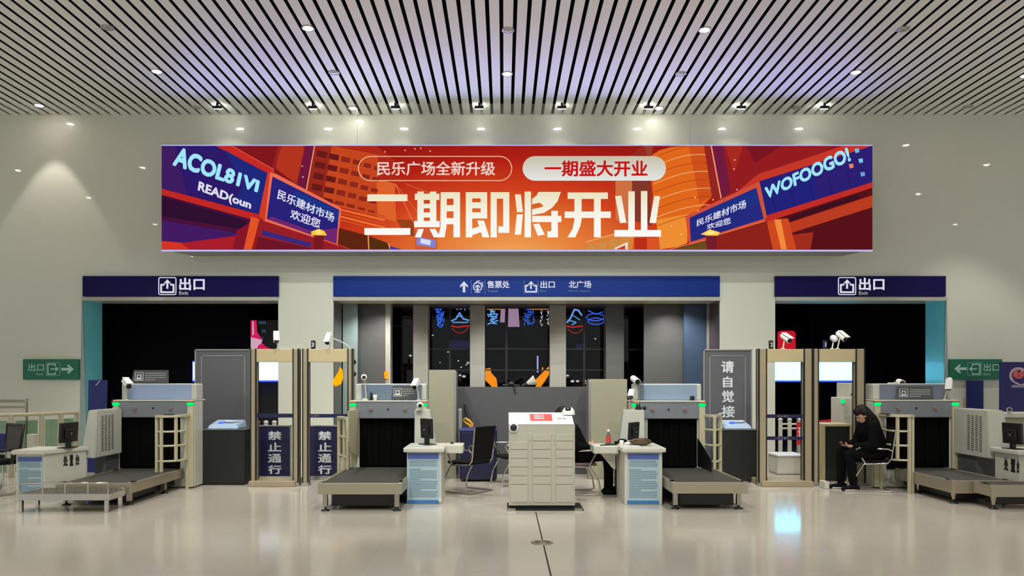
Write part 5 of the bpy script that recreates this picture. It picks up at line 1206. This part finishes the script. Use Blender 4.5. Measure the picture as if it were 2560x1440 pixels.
# ================================================================ BEYOND THE GATES
def belt(label, x0, x1, py, h, d, ink=None):
    z = Z(py, d); k = d/F
    t = thing('barrier_belt', label, 'barrier belt', ((x0+x1)/2, d, z-h*k), 'navy barrier belts')
    obj('strap', MB().box(x0, x1, d-0.002, d+0.002, z-h*k, z), M['navy'], t)
    if ink:
        b = MB()
        for i in range(4): ptext(b, '禁止通行'[i], ink+7*i, ink+5+7*i, py+h*.25, py+h*.75, d-0.002, 0.01)
        obj('print', b, M['alu'], t)
belt('navy belt across the leftmost gate', X(640, 11.36)-0.02, X(738, 11.36)+0.02, 1034, 10, 11.36)
belt('navy printed belt across the gate with the number 3 plate', X(769, 11.36)-0.02, X(868, 11.36)+0.03, 1035, 9, 11.36, 772)
belt('upper navy belt across the number 2 gate', X(1916, 11.36)-0.02, X(2011, 11.36)+0.02, 1036, 9, 11.36, 1945)
belt('lower navy belt across the number 2 gate', X(1916, 11.36)-0.02, X(2011, 11.36)+0.02, 1091, 9, 11.36, 1945)
def fence(label, pxs, d, py):
    t = thing('white_fence', label, 'fence', (X(pxs[0], d), d, 0), 'white post fences')
    z = Z(py, d)
    for px in pxs:
        p_ = obj('post', MB().box(X(px, d)-0.03, X(px, d)+0.03, d-0.03, d+0.03, 0, z, 0.006), M['white'], t)
        obj('post_cap', MB().ball((X(px, d), d, z+0.02), 0.045, (1, 1, 0.7)), M['white'], p_)
    for dz in (0.06, 0.14): obj('rail', MB().tube([(X(pxs[0], d), d, z-dz), (X(pxs[-1], d), d, z-dz)], 0.018), M['white'], t)
fence('white post fence seen through the number 2 gate', (1951, 1974, 1999), 13.6, 1052)
fence('white post fence behind the navy board in the leftmost gate', (643, 665, 686), 13.7, 1058)
t = thing('red_banner', 'red banner with white characters hung between the right gates', 'banner', (X(2050, 13.3), 13.3, 0))
obj('banner_panel', MB().prism([(X(1992, 13.3), Z(1112, 13.3)), (X(2108, 13.3), Z(1104, 13.3)), (X(2108, 13.3), Z(1046, 13.3)), (X(1992, 13.3), Z(1056, 13.3))], 13.3, 13.32, 'y'), M['red'], t)
b = MB()
for x in (1999, 2012, 2042, 2056): 
    stroke(b, [(x-4, 1070), (x+4, 1069)], 2.5, 13.3); stroke(b, [(x, 1070), (x, 1090)], 2.5, 13.3); stroke(b, [(x-4, 1080), (x+4, 1079)], 2.2, 13.3); stroke(b, [(x-4, 1091), (x+4, 1090)], 2.5, 13.3)
obj('banner_print', b, M['letter'], t)
for px in (1994, 2106): obj('banner_pole', MB().cyl((X(px, 13.33), 13.335, 0), (X(px, 13.33), 13.335, Z(1046, 13.33)), 0.015), M['alu'], t)
t = thing('white_crate', 'low white box on the floor behind the number 2 gate', 'box', (X(1978, 12.6), 12.8, 0))
obj('body', MB().box(X(1945, 12.6), X(2012, 12.6), 12.6, 13.1, 0, Z(1140, 12.6), 0.03), M['white'], t)
obj('lid', MB().box(X(1943, 12.6), X(2014, 12.6), 12.58, 13.12, Z(1140, 12.6)-0.01, Z(1137, 12.6), 0.01), M['white_pure'], t)
def lightbox(label, px0, px1, d, face):
    t = thing('light_box', label, 'light box', (X((px0+px1)/2, d), d, Z(953, d)), 'glowing white light boxes')
    obj('casing', MB().box(X(px0, d), X(px1, d), d+0.01, d+0.14, Z(955, d), Z(902, d), 0.008), M['lightbox_blue'], t)
    obj('glowing_face', MB().box(X(px0+2, d), X(px1-1, d), d-0.004, d+0.012, Z(951, d), Z(905, d), 0.004), face, t)
    for px in (px0+6, px1-6): obj('post', MB().cyl((X(px, d), d+0.08, 0), (X(px, d), d+0.08, Z(954, d)), 0.025), M['black'], t)
lightbox('bright white light box beyond the left opening', 480, 702, 16.3, M['lightbox_soft'])
lightbox('bright white light box beyond the right opening', 1932, 2141, 17.5, M['lightbox'])
t = thing('pink_display', 'pink and white display panel beyond the left opening', 'display', (X(645, 16.9), 16.9, 0)); dp = 16.9
obj('panel', MB().box(X(627, dp), X(700, dp), dp+0.012, dp+0.05, 0, Z(800, dp), 0.004), M['black'], t)
b = MB(); ppoly(b, [(627, 801), (641, 801), (643, 830), (656, 850), (627, 843)], dp+.01, .006); obj('pink_shape', b, M['pink'], t)
b = MB(); ppoly(b, [(627, 843), (656, 850), (652, 862), (642, 872), (627, 872)], dp+.008, .006); ppoly(b, [(631, 803), (634, 803), (635, 836), (631, 838)], dp+.003, .003); obj('white_shape', b, M['pinkwhite'], t)
b = MB(); ppoly(b, [(647, 862), (656, 858), (664, 866), (682, 874), (640, 876)], dp+.003, .006); obj('pink_swoosh', b, M['pink'], t)
b = MB()
for r, (y, xs) in enumerate(((803, (648, 653, 658, 663)), (824, (657, 662)), (842, (648, 656)))):
    for x in xs: stroke(b, [(x, y), (x, y+8)], 1.2, dp+.01); stroke(b, [(x-2, y+3), (x+2, y+4)], 1.0, dp+.01)
obj('blue_print', b, emit('dim_blue_print', (70, 110, 150), 0.8, False), t)
simple('red_sign', MB().prism([(X(p_, 17.5), Z(q_, 17.5)) for p_, q_ in rrect(1946, 1989, 827, 876, 8)], 17.5, 17.56, 'y').box(X(1955, 17.5), X(1980, 17.5), 17.53, 17.56, Z(903, 17.5), Z(874, 17.5)), M['red_lit'], 'red rounded panel behind the number 2 gate camera', 'panel', (X(1967, 17.5), 17.52, Z(903, 17.5)))
# LED-screen reflections in the middle windows painted as glowing shapes, plus night lights
def glow_shape(name, label, cat, mb, m, at, group=None): return simple(name, mb, m, label, cat, at, group)  # builds the painted reflections and the night lights alike
dn = 19.52
def squig(mb, x0, x1, y0, y1, n, w_, seed):
    r_ = random.Random(seed)
    for i in range(n*2):
        y = y0+(y1-y0)*(i+.5)/n/2; a = r_.uniform(x0, (x0+x1)/2); c = r_.uniform((x0+x1)/2, x1); dy = r_.uniform(-4, 4)
        stroke(mb, [(a, y+dy), ((a*2+c)/3, y-dy*r_.uniform(.2, 1)), ((a+2*c)/3, y+r_.uniform(-3, 3)), (c, y+dy*0.6)], w_, dn)
        if r_.random() > .35: u = r_.uniform(x0, x1); stroke(mb, [(u+2, y-4), (u, y+1), (u+1, y+5)], w_*.9, dn)
nm = 'painted blue screen reflections in the windows'
b = MB(); squig(b, 1088, 1109, 754, 816, 7, 2.6, 1); glow_shape('screen_reflection', 'small blue reflection strokes in the left part of the second window', 'neon sign', b, M['n_blue2'], (X(1098, dn), dn, Z(816, dn)), nm)  # painted screen reflection, no real sign
b = MB(); squig(b, 1127, 1172, 754, 772, 3, 2.6, 2); stroke(b, [(1127, 803), (1140, 797), (1149, 782), (1158, 797), (1172, 801)], 3.5, dn); stroke(b, [(1132, 806), (1170, 806)], 2.5, dn); stroke(b, [(1142, 790), (1156, 792)], 2.5, dn)
glow_shape('screen_reflection', 'roof-shaped blue reflection strokes in the second window', 'neon sign', b, M['n_blue'], (X(1150, dn), dn, Z(806, dn)), nm)  # painted screen reflection, no real sign
b = MB(); squig(b, 1215, 1245, 758, 810, 6, 3.0, 3); glow_shape('screen_reflection', 'blue reflection strokes in the left of the middle window', 'neon sign', b, M['n_blue'], (X(1230, dn), dn, Z(810, dn)), nm)  # painted screen reflection, no real sign
b = MB(); squig(b, 1306, 1336, 756, 812, 7, 1.8, 4); glow_shape('screen_reflection', 'faint blue reflection strokes in the right of the middle window', 'neon sign', b, M['n_blue2'], (X(1320, dn), dn, Z(812, dn)), nm)  # painted screen reflection, no real sign
b = MB(); stroke(b, [(1418, 806), (1426, 796), (1436, 774), (1446, 776), (1454, 788)], 4, dn); squig(b, 1417, 1457, 752, 766, 2, 4, 5); stroke(b, [(1420, 800), (1440, 806), (1430, 812)], 2.5, dn); stroke(b, [(1428, 786), (1450, 800)], 2, dn)
glow_shape('screen_reflection', 'mountain-shaped blue reflection strokes in the fourth window', 'neon sign', b, M['n_blue'], (X(1437, dn), dn, Z(812, dn)), nm)  # painted screen reflection, no real sign
b = MB()
for (cx, cy, rx, ry) in ((1488, 793, 22, 9), (1490, 803, 20, 8)): stroke(b, [(cx+rx*math.cos(a), cy+ry*math.sin(a)) for a in [q*PI/7 for q in range(14)]], 2.4, dn, True)
stroke(b, [(1470, 776), (1490, 786), (1506, 780)], 2.6, dn); glow_shape('screen_reflection', 'leaf-shaped blue reflection rings in the fourth window', 'neon sign', b, M['n_blue2'], (X(1488, dn), dn, Z(811, dn)), nm)  # painted screen reflection, no real sign
for cx, lab in ((1150, 'red reflection arc in the second window'), (1439, 'red reflection arc in the fourth window')):
    b = MB(); stroke(b, [(cx-22, 815), (cx-8, 818), (cx+10, 816), (cx+22, 815)], 4, dn); stroke(b, [(cx-20, 822), (cx-10, 830), (cx, 833), (cx+10, 830), (cx+20, 820)], 1.8, dn); glow_shape('reflection_arc', lab, 'neon sign', b, M['n_red'], (X(cx, dn), dn, Z(833, dn)), 'painted red reflection arcs in the windows')  # painted screen reflection, no real sign
b = MB(); squig(b, 1349, 1357, 758, 818, 3, 1.6, 9); squig(b, 1366, 1373, 758, 812, 3, 1.4, 11); glow_shape('light_strip', 'thin pale light marks near the right edge of the middle window', 'light', b, M['n_white'], (X(1360, dn), dn, Z(818, dn)))
t = thing('reflected_panel', 'pinkish screen reflection in the middle window', 'lit window', (X(1275, dn), dn, Z(818, dn)))  # painted screen reflection, no real lit window
b = MB(); ppoly(b, [(1271, 756), (1295, 756), (1299, 818), (1270, 818)], dn); ppoly(b, [(1252, 772), (1263, 772), (1262, 806), (1250, 806)], dn); obj('reflected_pane', b, M['n_pink'], t)
b = MB(); stroke(b, [(1270, 756), (1298, 756)], 1.5, dn-.01); stroke(b, [(1266, 770), (1300, 770)], 2, dn-.01); stroke(b, [(1270, 818), (1300, 818)], 1.5, dn-.01); obj('window_bar', b, M['mullion'], t)
for a, c, y, lab in ((1215, 1254, 765, 'left amber light panel at the top of the middle window'), (1328, 1374, 765, 'right amber light panel at the top of the middle window')):
    b = MB(); b.box(X(a, 17.6), X(c, 17.6), 17.6, 18.6, Z(y, 17.6), Z(y, 17.6)+.03); b.box(X((a+c)/2, 17.6)-.02, X((a+c)/2, 17.6)+.02, 18, 18.04, Z(y, 17.6), 4.61); glow_shape('amber_light', lab, 'light', b, M['n_amber'], (X((a+c)/2, 17.6), 18, Z(y, 17.6)), 'amber lights behind the middle window')
d2 = 19.52
b = MB(); ppoly(b, [(1213, 922), (1226, 920), (1228, 932), (1241, 946), (1244, 967), (1230, 967), (1213, 950)], d2, .1); glow_shape('orange_glow', 'orange glowing shape at the left of the middle window', 'light', b, M['n_orange'], (X(1228, d2), d2, Z(967, d2)), 'orange lights behind the windows')
b = MB(); ppoly(b, [(1340, 967), (1338, 950), (1356, 932), (1372, 916), (1375, 908), (1375, 932), (1362, 952), (1352, 967)], d2, .1); ppoly(b, [(1353, 928), (1356, 917), (1360, 926)], d2, .1); glow_shape('orange_glow', 'orange glowing band at the right of the middle window', 'light', b, M['n_orange'], (X(1356, d2), d2, Z(967, d2)), 'orange lights behind the windows')
b = MB(); ppoly(b, [(961, 930), (970, 927), (970, 948), (962, 946)], 16.0, .03); glow_shape('orange_glow', 'small orange light above the slate-blue scanner', 'light', b, M['n_orange'], (X(966, 15.95), 15.95, Z(948, 15.95)), 'orange lights behind the windows')
b = MB(); b.prism([(-3.388*F/(px-CX), Z(py, -3.388*F/(px-CX))) for px, py in ((836, 945), (846, 930), (850, 918), (855, 924), (857, 944), (852, 960), (838, 966), (832, 958))], -3.39, -3.38, 'x'); glow_shape('orange_glow', 'painted orange reflection on the jamb, seen through the gate with the number 3 plate', 'light', b, M['n_orange'], (-3.385, 15.2, 1.48), 'orange lights behind the windows')  # orange reflection in the jamb, painted as a glowing patch
b = MB(); stroke(b, [(1344, 891), (1344, 930)], 4, dn); glow_shape('light_tube', 'upright white light tube in the middle window', 'light', b, M['n_violet'], (X(1344, dn), dn, Z(930, dn)))
dots = ((1419, 939, 3), (1431, 953, 4), (1444, 953, 3.5), (1461, 952, 3.5), (1461, 958, 3), (1150, 938, 3), (1160, 941, 4), (1170, 907, 3), (1146, 902, 2), (1153, 918, 2), (1166, 912, 2), (1082, 838, 2), (1026, 889, 3), (1120, 880, 2), (1488, 847, 2), (1100, 906, 1.5))
for i, (px, py, r_) in enumerate(dots):
    glow_shape('street_light', 'tiny white street light in the night behind the windows', 'street light', MB().ball((X(px, dn), dn, Z(py, dn)), r_*dn/F, (1.3, 1, .8), 10), M['n_white'], (X(px, dn), dn, Z(py, dn)), 'tiny street lights in the night')
for a, c, y0, y1, lab in ((1127, 1173, 852, 871, 'dim violet panel in the second window'), (1440, 1462, 860, 872, 'dim violet panel in the fourth window')):
    b = MB(); ppoly(b, [(a, y0), (c, y0), (c, y1), (a, y1)], 19.52, .05); glow_shape('dim_panel', lab, 'panel', b, M['n_dim'], (X((a+c)/2, 19.52), 19.52, Z(y1, 19.52)), 'dim violet panels behind the windows')

t = thing('camera_cable', 'pale cable with two black clips running down beside the number 3 gate', 'cable', (X(884, 11.5), 11.5, 1.2))
obj('wire', MB().tube([P(832, 846, 11.36), P(850, 853, 11.4), P(870, 864, 11.44), P(880, 873, 11.46), P(884, 900, 11.46), P(884, 940, 11.46), P(882, 1000, 11.46)], 0.008), M['white'], t)
for py in (905, 935): obj('clip', MB().ball(P(885, py, 11.45), 0.035, (1, .8, 1.1)), M['black'], t)
# ================================================================ PEOPLE
def sculpt(chains, voxel=0.012, smooth=6):
    """chains of (point, radius) -> one continuous skin (tapered limbs merged by remeshing); returns a builder"""
    b = MB()
    for ch in chains:
        for i, (p, r) in enumerate(ch):
            b.ball(p, r, n=14)
            if i: b.cyl(ch[i-1][0], p, ch[i-1][1], r, 14)
    bmesh.ops.recalc_face_normals(b.bm, faces=list(b.bm.faces))
    me = bpy.data.meshes.new('tmp'); b.bm.to_mesh(me); b.bm.free()
    o = bpy.data.objects.new('tmp', me); COL.objects.link(o)
    m = o.modifiers.new('r', 'REMESH'); m.mode = 'VOXEL'; m.voxel_size = voxel; m.use_smooth_shade = True
    s = o.modifiers.new('s', 'SMOOTH'); s.iterations = smooth; s.factor = 0.5
    bpy.context.view_layer.update(); dg = bpy.context.evaluated_depsgraph_get()
    me2 = bpy.data.meshes.new_from_object(o.evaluated_get(dg)); bpy.data.objects.remove(o)
    q = MB(); q.bm.from_mesh(me2); bpy.data.meshes.remove(me2)
    for f in q.bm.faces: f.smooth = True
    return q
def hand_chains(wrist, dirv, palmn, size=1.0, curl=0.6):
    """palm plus five fingers; dirv points to the fingers, palmn out of the palm"""
    w = Vector(wrist); d = Vector(dirv).normalized(); n = Vector(palmn).normalized(); s = d.cross(n).normalized()
    out = [[(w, .026*size), (w+d*.04*size, .028*size), (w+d*.08*size, .026*size)]]
    for k, (off, L) in enumerate(((-.03, .062), (-.01, .074), (.01, .078), (.03, .068))):
        a = w+d*.085*size+s*off*size; b_ = a+(d*math.cos(curl*.6)+n*math.sin(curl*.6))*L*.5*size; c = b_+(d*math.cos(curl*1.8)+n*math.sin(curl*1.8))*L*.5*size
        out.append([(a-d*.03*size, .012*size), (a, .0105*size), (b_, .0095*size), (c, .008*size)])
    a = w+d*.03*size+s*.03*size; b_ = a+(d*.6+s*.7+n*.4).normalized()*.04*size; c = b_+(d*.9+n*.5).normalized()*.032*size
    out.append([(a, .014*size), (b_, .011*size), (c, .009*size)])
    return out
def person(label, root, J, face, up, coat_long, hand_l, hand_r, hair_long, shoes, group):
    """J: joints in world space"""
    t = thing('person', label, 'person', root, group); V = Vector
    h = J['head']; f = V(face).normalized(); u = (V(up)-f*V(up).dot(f)).normalized(); s = u.cross(f)
    head = [[(h+u*.03-f*.012, .086), (h-u*.01+f*.012, .08), (h-u*.065+f*.035, .058)], [(h+u*.035-f*.03, .084)], [(h-u*.092+f*.055, .034)],
            [(h+u*.005+f*.088, .011), (h-u*.028+f*.108, .015)], [(h-u*.056+f*.088, .016), (h-u*.072+f*.084, .015)],
            [(h+u*.022+f*.078+s*.03, .014), (h+u*.022+f*.078-s*.03, .014)],
            [(h+s*.085-u*.01, .02), (h+s*.085-u*.035, .015)], [(h-s*.085-u*.01, .02), (h-s*.085-u*.035, .015)],
            [(h-u*.07-f*.01, .055), (J['neck'], .058)]]
    body = head+[[(J['neck'], .06), (J['chest'], .135), (J['waist'], .125), (J['hip'], .14)],
                 [(J['shl']*.8+J['shr']*.2, .085), (J['shr']*.8+J['shl']*.2, .085)], [(J['hipl'], .10), (J['hipr'], .10)]]
    for q in 'lr':
        body += [[(J['sh'+q], .062), (J['el'+q], .045), (J['wr'+q], .03)], [(J['hip'+q], .092), (J['kn'+q], .06), (J['an'+q], .042)]]
    for q, hc in (('l', hand_l), ('r', hand_r)): body += hand_chains(J['wr'+q], *hc)
    obj('body', sculpt(body, 0.009, 4), M['skin'], t, norm=False)
    # coat
    c = [[(J['neck']-V((0, 0, .01)), .085), (J['chest'], .165), (J['waist'], .165), (J['hip'], .18)], [(J['shl']*.85+J['shr']*.15, .105), (J['shr']*.85+J['shl']*.15, .105)], [(J['hipl'], .125), (J['hipr'], .125)]]
    for q in 'lr':
        c += [[(J['sh'+q], .09), (J['el'+q], .072), (J['wr'+q]-(J['wr'+q]-J['el'+q])*.06, .05)]]
        if coat_long: c += [[(J['hip'+q], .125), (J['hip'+q]*(1-coat_long)+J['kn'+q]*coat_long, .105)]]
    if coat_long: c += [[(J['hipl'], .12), (J['hipr'], .12)], [((J['hipl']+J['hipr'])*.5*(1-coat_long)+(J['knl']+J['knr'])*.5*coat_long, .09), ((J['hipl']+J['hipr'])*.5, .14)]]
    co = obj('coat', sculpt(c, 0.014, 5), M['coat'], t, norm=False)
    obj('collar', sculpt([[(J['neck']+f*.05+s*.05, .03), (J['neck']-f*.05+s*.06, .04), (J['neck']-f*.08, .045), (J['neck']-f*.05-s*.06, .04), (J['neck']+f*.05-s*.05, .03)]], 0.012, 4), M['coat'], co, norm=False)
    tr = []
    for q in 'lr': tr += [[(J['hip'+q], .108), (J['kn'+q], .078), (J['an'+q]+(J['kn'+q]-J['an'+q])*.08, .06)]]
    obj('trousers', sculpt(tr+[[(J['hipl'], .108), (J['hip'], .13), (J['hipr'], .108)]], 0.013, 4), M['trouser'], t, norm=False)
    for q in 'lr':
        a = J['an'+q]; tv = V(J['to'+q])-a; tv.z = 0; tv.normalize(); g = V((a.x, a.y, 0.0))
        sh = obj('shoe', sculpt([[(g-tv*.05+V((0, 0, .045)), .045), (g+tv*.06+V((0, 0, .04)), .042), (g+tv*.16+V((0, 0, .035)), .034)], [(a-V((0, 0, .01)), .05), (g+V((0, 0, .06)), .046)]], 0.01, 3), M['fabric'], t, norm=False)
        if shoes: obj('sole', MB().box(g.x-.05, g.x+.05, g.y-.05, g.y+.05, 0.0, .022, .01).rot(g, 0) if False else sculpt([[(g-tv*.06+V((0, 0, .016)), .016), (g+tv*.17+V((0, 0, .016)), .016)], [(g-tv*.04+V((-tv.y*.03, tv.x*.03, .016)), .016), (g+tv*.14+V((-tv.y*.025, tv.x*.025, .016)), .016)], [(g-tv*.04-V((-tv.y*.03, tv.x*.03, -.016)), .016), (g+tv*.14-V((-tv.y*.025, tv.x*.025, -.016)), .016)]], 0.008, 2), M['shoe'], sh, norm=False)
    hr = [[(h+u*.055-f*.025, .093), (h-f*.045-u*.005, .088), (h-f*.055-u*.055, .07)], [(h+u*.07+f*.03, .07), (h+u*.06-f*.03, .085)], [(h+s*.055+u*.03-f*.02, .06), (h+s*.06-u*.045-f*.03, .045)], [(h-s*.055+u*.03-f*.02, .06), (h-s*.06-u*.045-f*.03, .045)]]
    if hair_long: hr += [[(h-f*.06-u*.05, .075), (h-f*.075-u*.13, .075), (h-f*.08-u*.21, .06)], [(h+s*.06-u*.04-f*.01, .042), (h+s*.06-u*.13-f*.015, .04)], [(h-s*.06-u*.04-f*.01, .042), (h-s*.06-u*.13-f*.015, .04)]]
    obj('hair', sculpt(hr, 0.01, 4), M['hair'], t, norm=False)
    for q in (-1, 1): obj('eye', MB().ball(h+u*.006+f*.083+s*.03*q, .011, n=10), M['lens'], t)
    return t
V = Vector
# seated person at the right, facing left, looking down at a phone
hx, hy = PX, PY
J = dict(hip=V((hx, hy, .55)), hipl=V((hx-.02, hy+.10, .545)), hipr=V((hx-.02, hy-.10, .545)), waist=V((hx+.01, hy, .70)), chest=V((hx-.06, hy, .88)), neck=V((hx-.10, hy, 1.02)),
         head=V((hx-.165, hy-.01, 1.11)), shl=V((hx-.07, hy+.18, .94)), shr=V((hx-.08, hy-.18, .94)), ell=V((hx-.14, hy+.22, .69)), elr=V((hx-.12, hy-.25, .68)),
         wrl=V((hx-.34, hy+.10, .64)), wrr=V((hx-.34, hy-.12, .64)), knl=V((hx-.43, hy+.10, .55)), knr=V((hx-.41, hy-.12, .53)), anl=V((hx-.44, hy+.10, .09)), anr=V((hx-.36, hy-.14, .09)), tol=V((hx-.6, hy+.08, 0)), tor=V((hx-.52, hy-.16, 0)))
person('person in a black coat seated at the right, looking down at a phone', (hx, hy, 0), J, (-.86, .05, -.60), (0, 0, 1), 0.85, ((-1, -.35, .12), (0, -.35, 1), .95, .7), ((-1, .3, .12), (0, .35, 1), .95, .9), True, True, 'seated people')
t = thing('mobile_phone', 'phone with a pale case held by the person at the right', 'phone', (hx-.45, hy-.04, .665)); c = Vector(t.location)
obj('case', MB().box(c.x-.085, c.x+.075, c.y-.04, c.y+.04, c.z+.003, c.z+.012, .004).rot(c, rz=0.1, ry=0.35), M['black'], t)
obj('screen', MB().box(c.x-.079, c.x+.069, c.y-.036, c.y+.036, c.z+.0115, c.z+.0135).rot(c, rz=0.1, ry=0.35), M['lens'], t)
simple('paper_bag', MB().prism([(0, 0), (.16, 0), (.13, .2), (.03, .2)], PY-.28, PY-.2, 'y').rot((0, 0, 0)) if False else MB().box(X(2062, 11.0), X(2074, 11.0), 11.0, 11.2, 0, .11, .01), M['white'], 'small white box on the floor at the foot of the number 1 gate', 'box', (X(2068, 11.0), 11.1, 0))
# person behind the locker, leaning back, facing right
gx, gy = QX, QY
J = dict(hip=V((gx+.0, gy, .55)), hipl=V((gx+.03, gy-.10, .545)), hipr=V((gx+.03, gy+.10, .545)), waist=V((gx-.05, gy, .69)), chest=V((gx-.13, gy, .86)), neck=V((gx-.19, gy, .99)),
         head=V((gx-.235, gy, 1.10)), shl=V((gx-.15, gy-.18, .92)), shr=V((gx-.15, gy+.18, .92)), ell=V((gx-.08, gy-.25, .68)), elr=V((gx-.06, gy+.22, .68)),
         wrl=V((gx+.14, gy-.12, .66)), wrr=V((gx+.16, gy+.06, .66)), knl=V((gx+.42, gy-.11, .56)), knr=V((gx+.42, gy+.11, .56)), anl=V((gx+.40, gy-.12, .09)), anr=V((gx+.46, gy+.12, .09)), tol=V((gx+.6, gy-.12, 0)), tor=V((gx+.65, gy+.12, 0)))
person('person in black clothes seated behind the white locker, legs to the right', (gx, gy, 0), J, (.9, 0, -.45), (0, 0, 1), 0.3, ((.6, .3, .7), (-.2, .9, .2), .95, .9), ((1, -.3, .1), (0, -.4, 1), .95, .7), False, False, 'seated people')
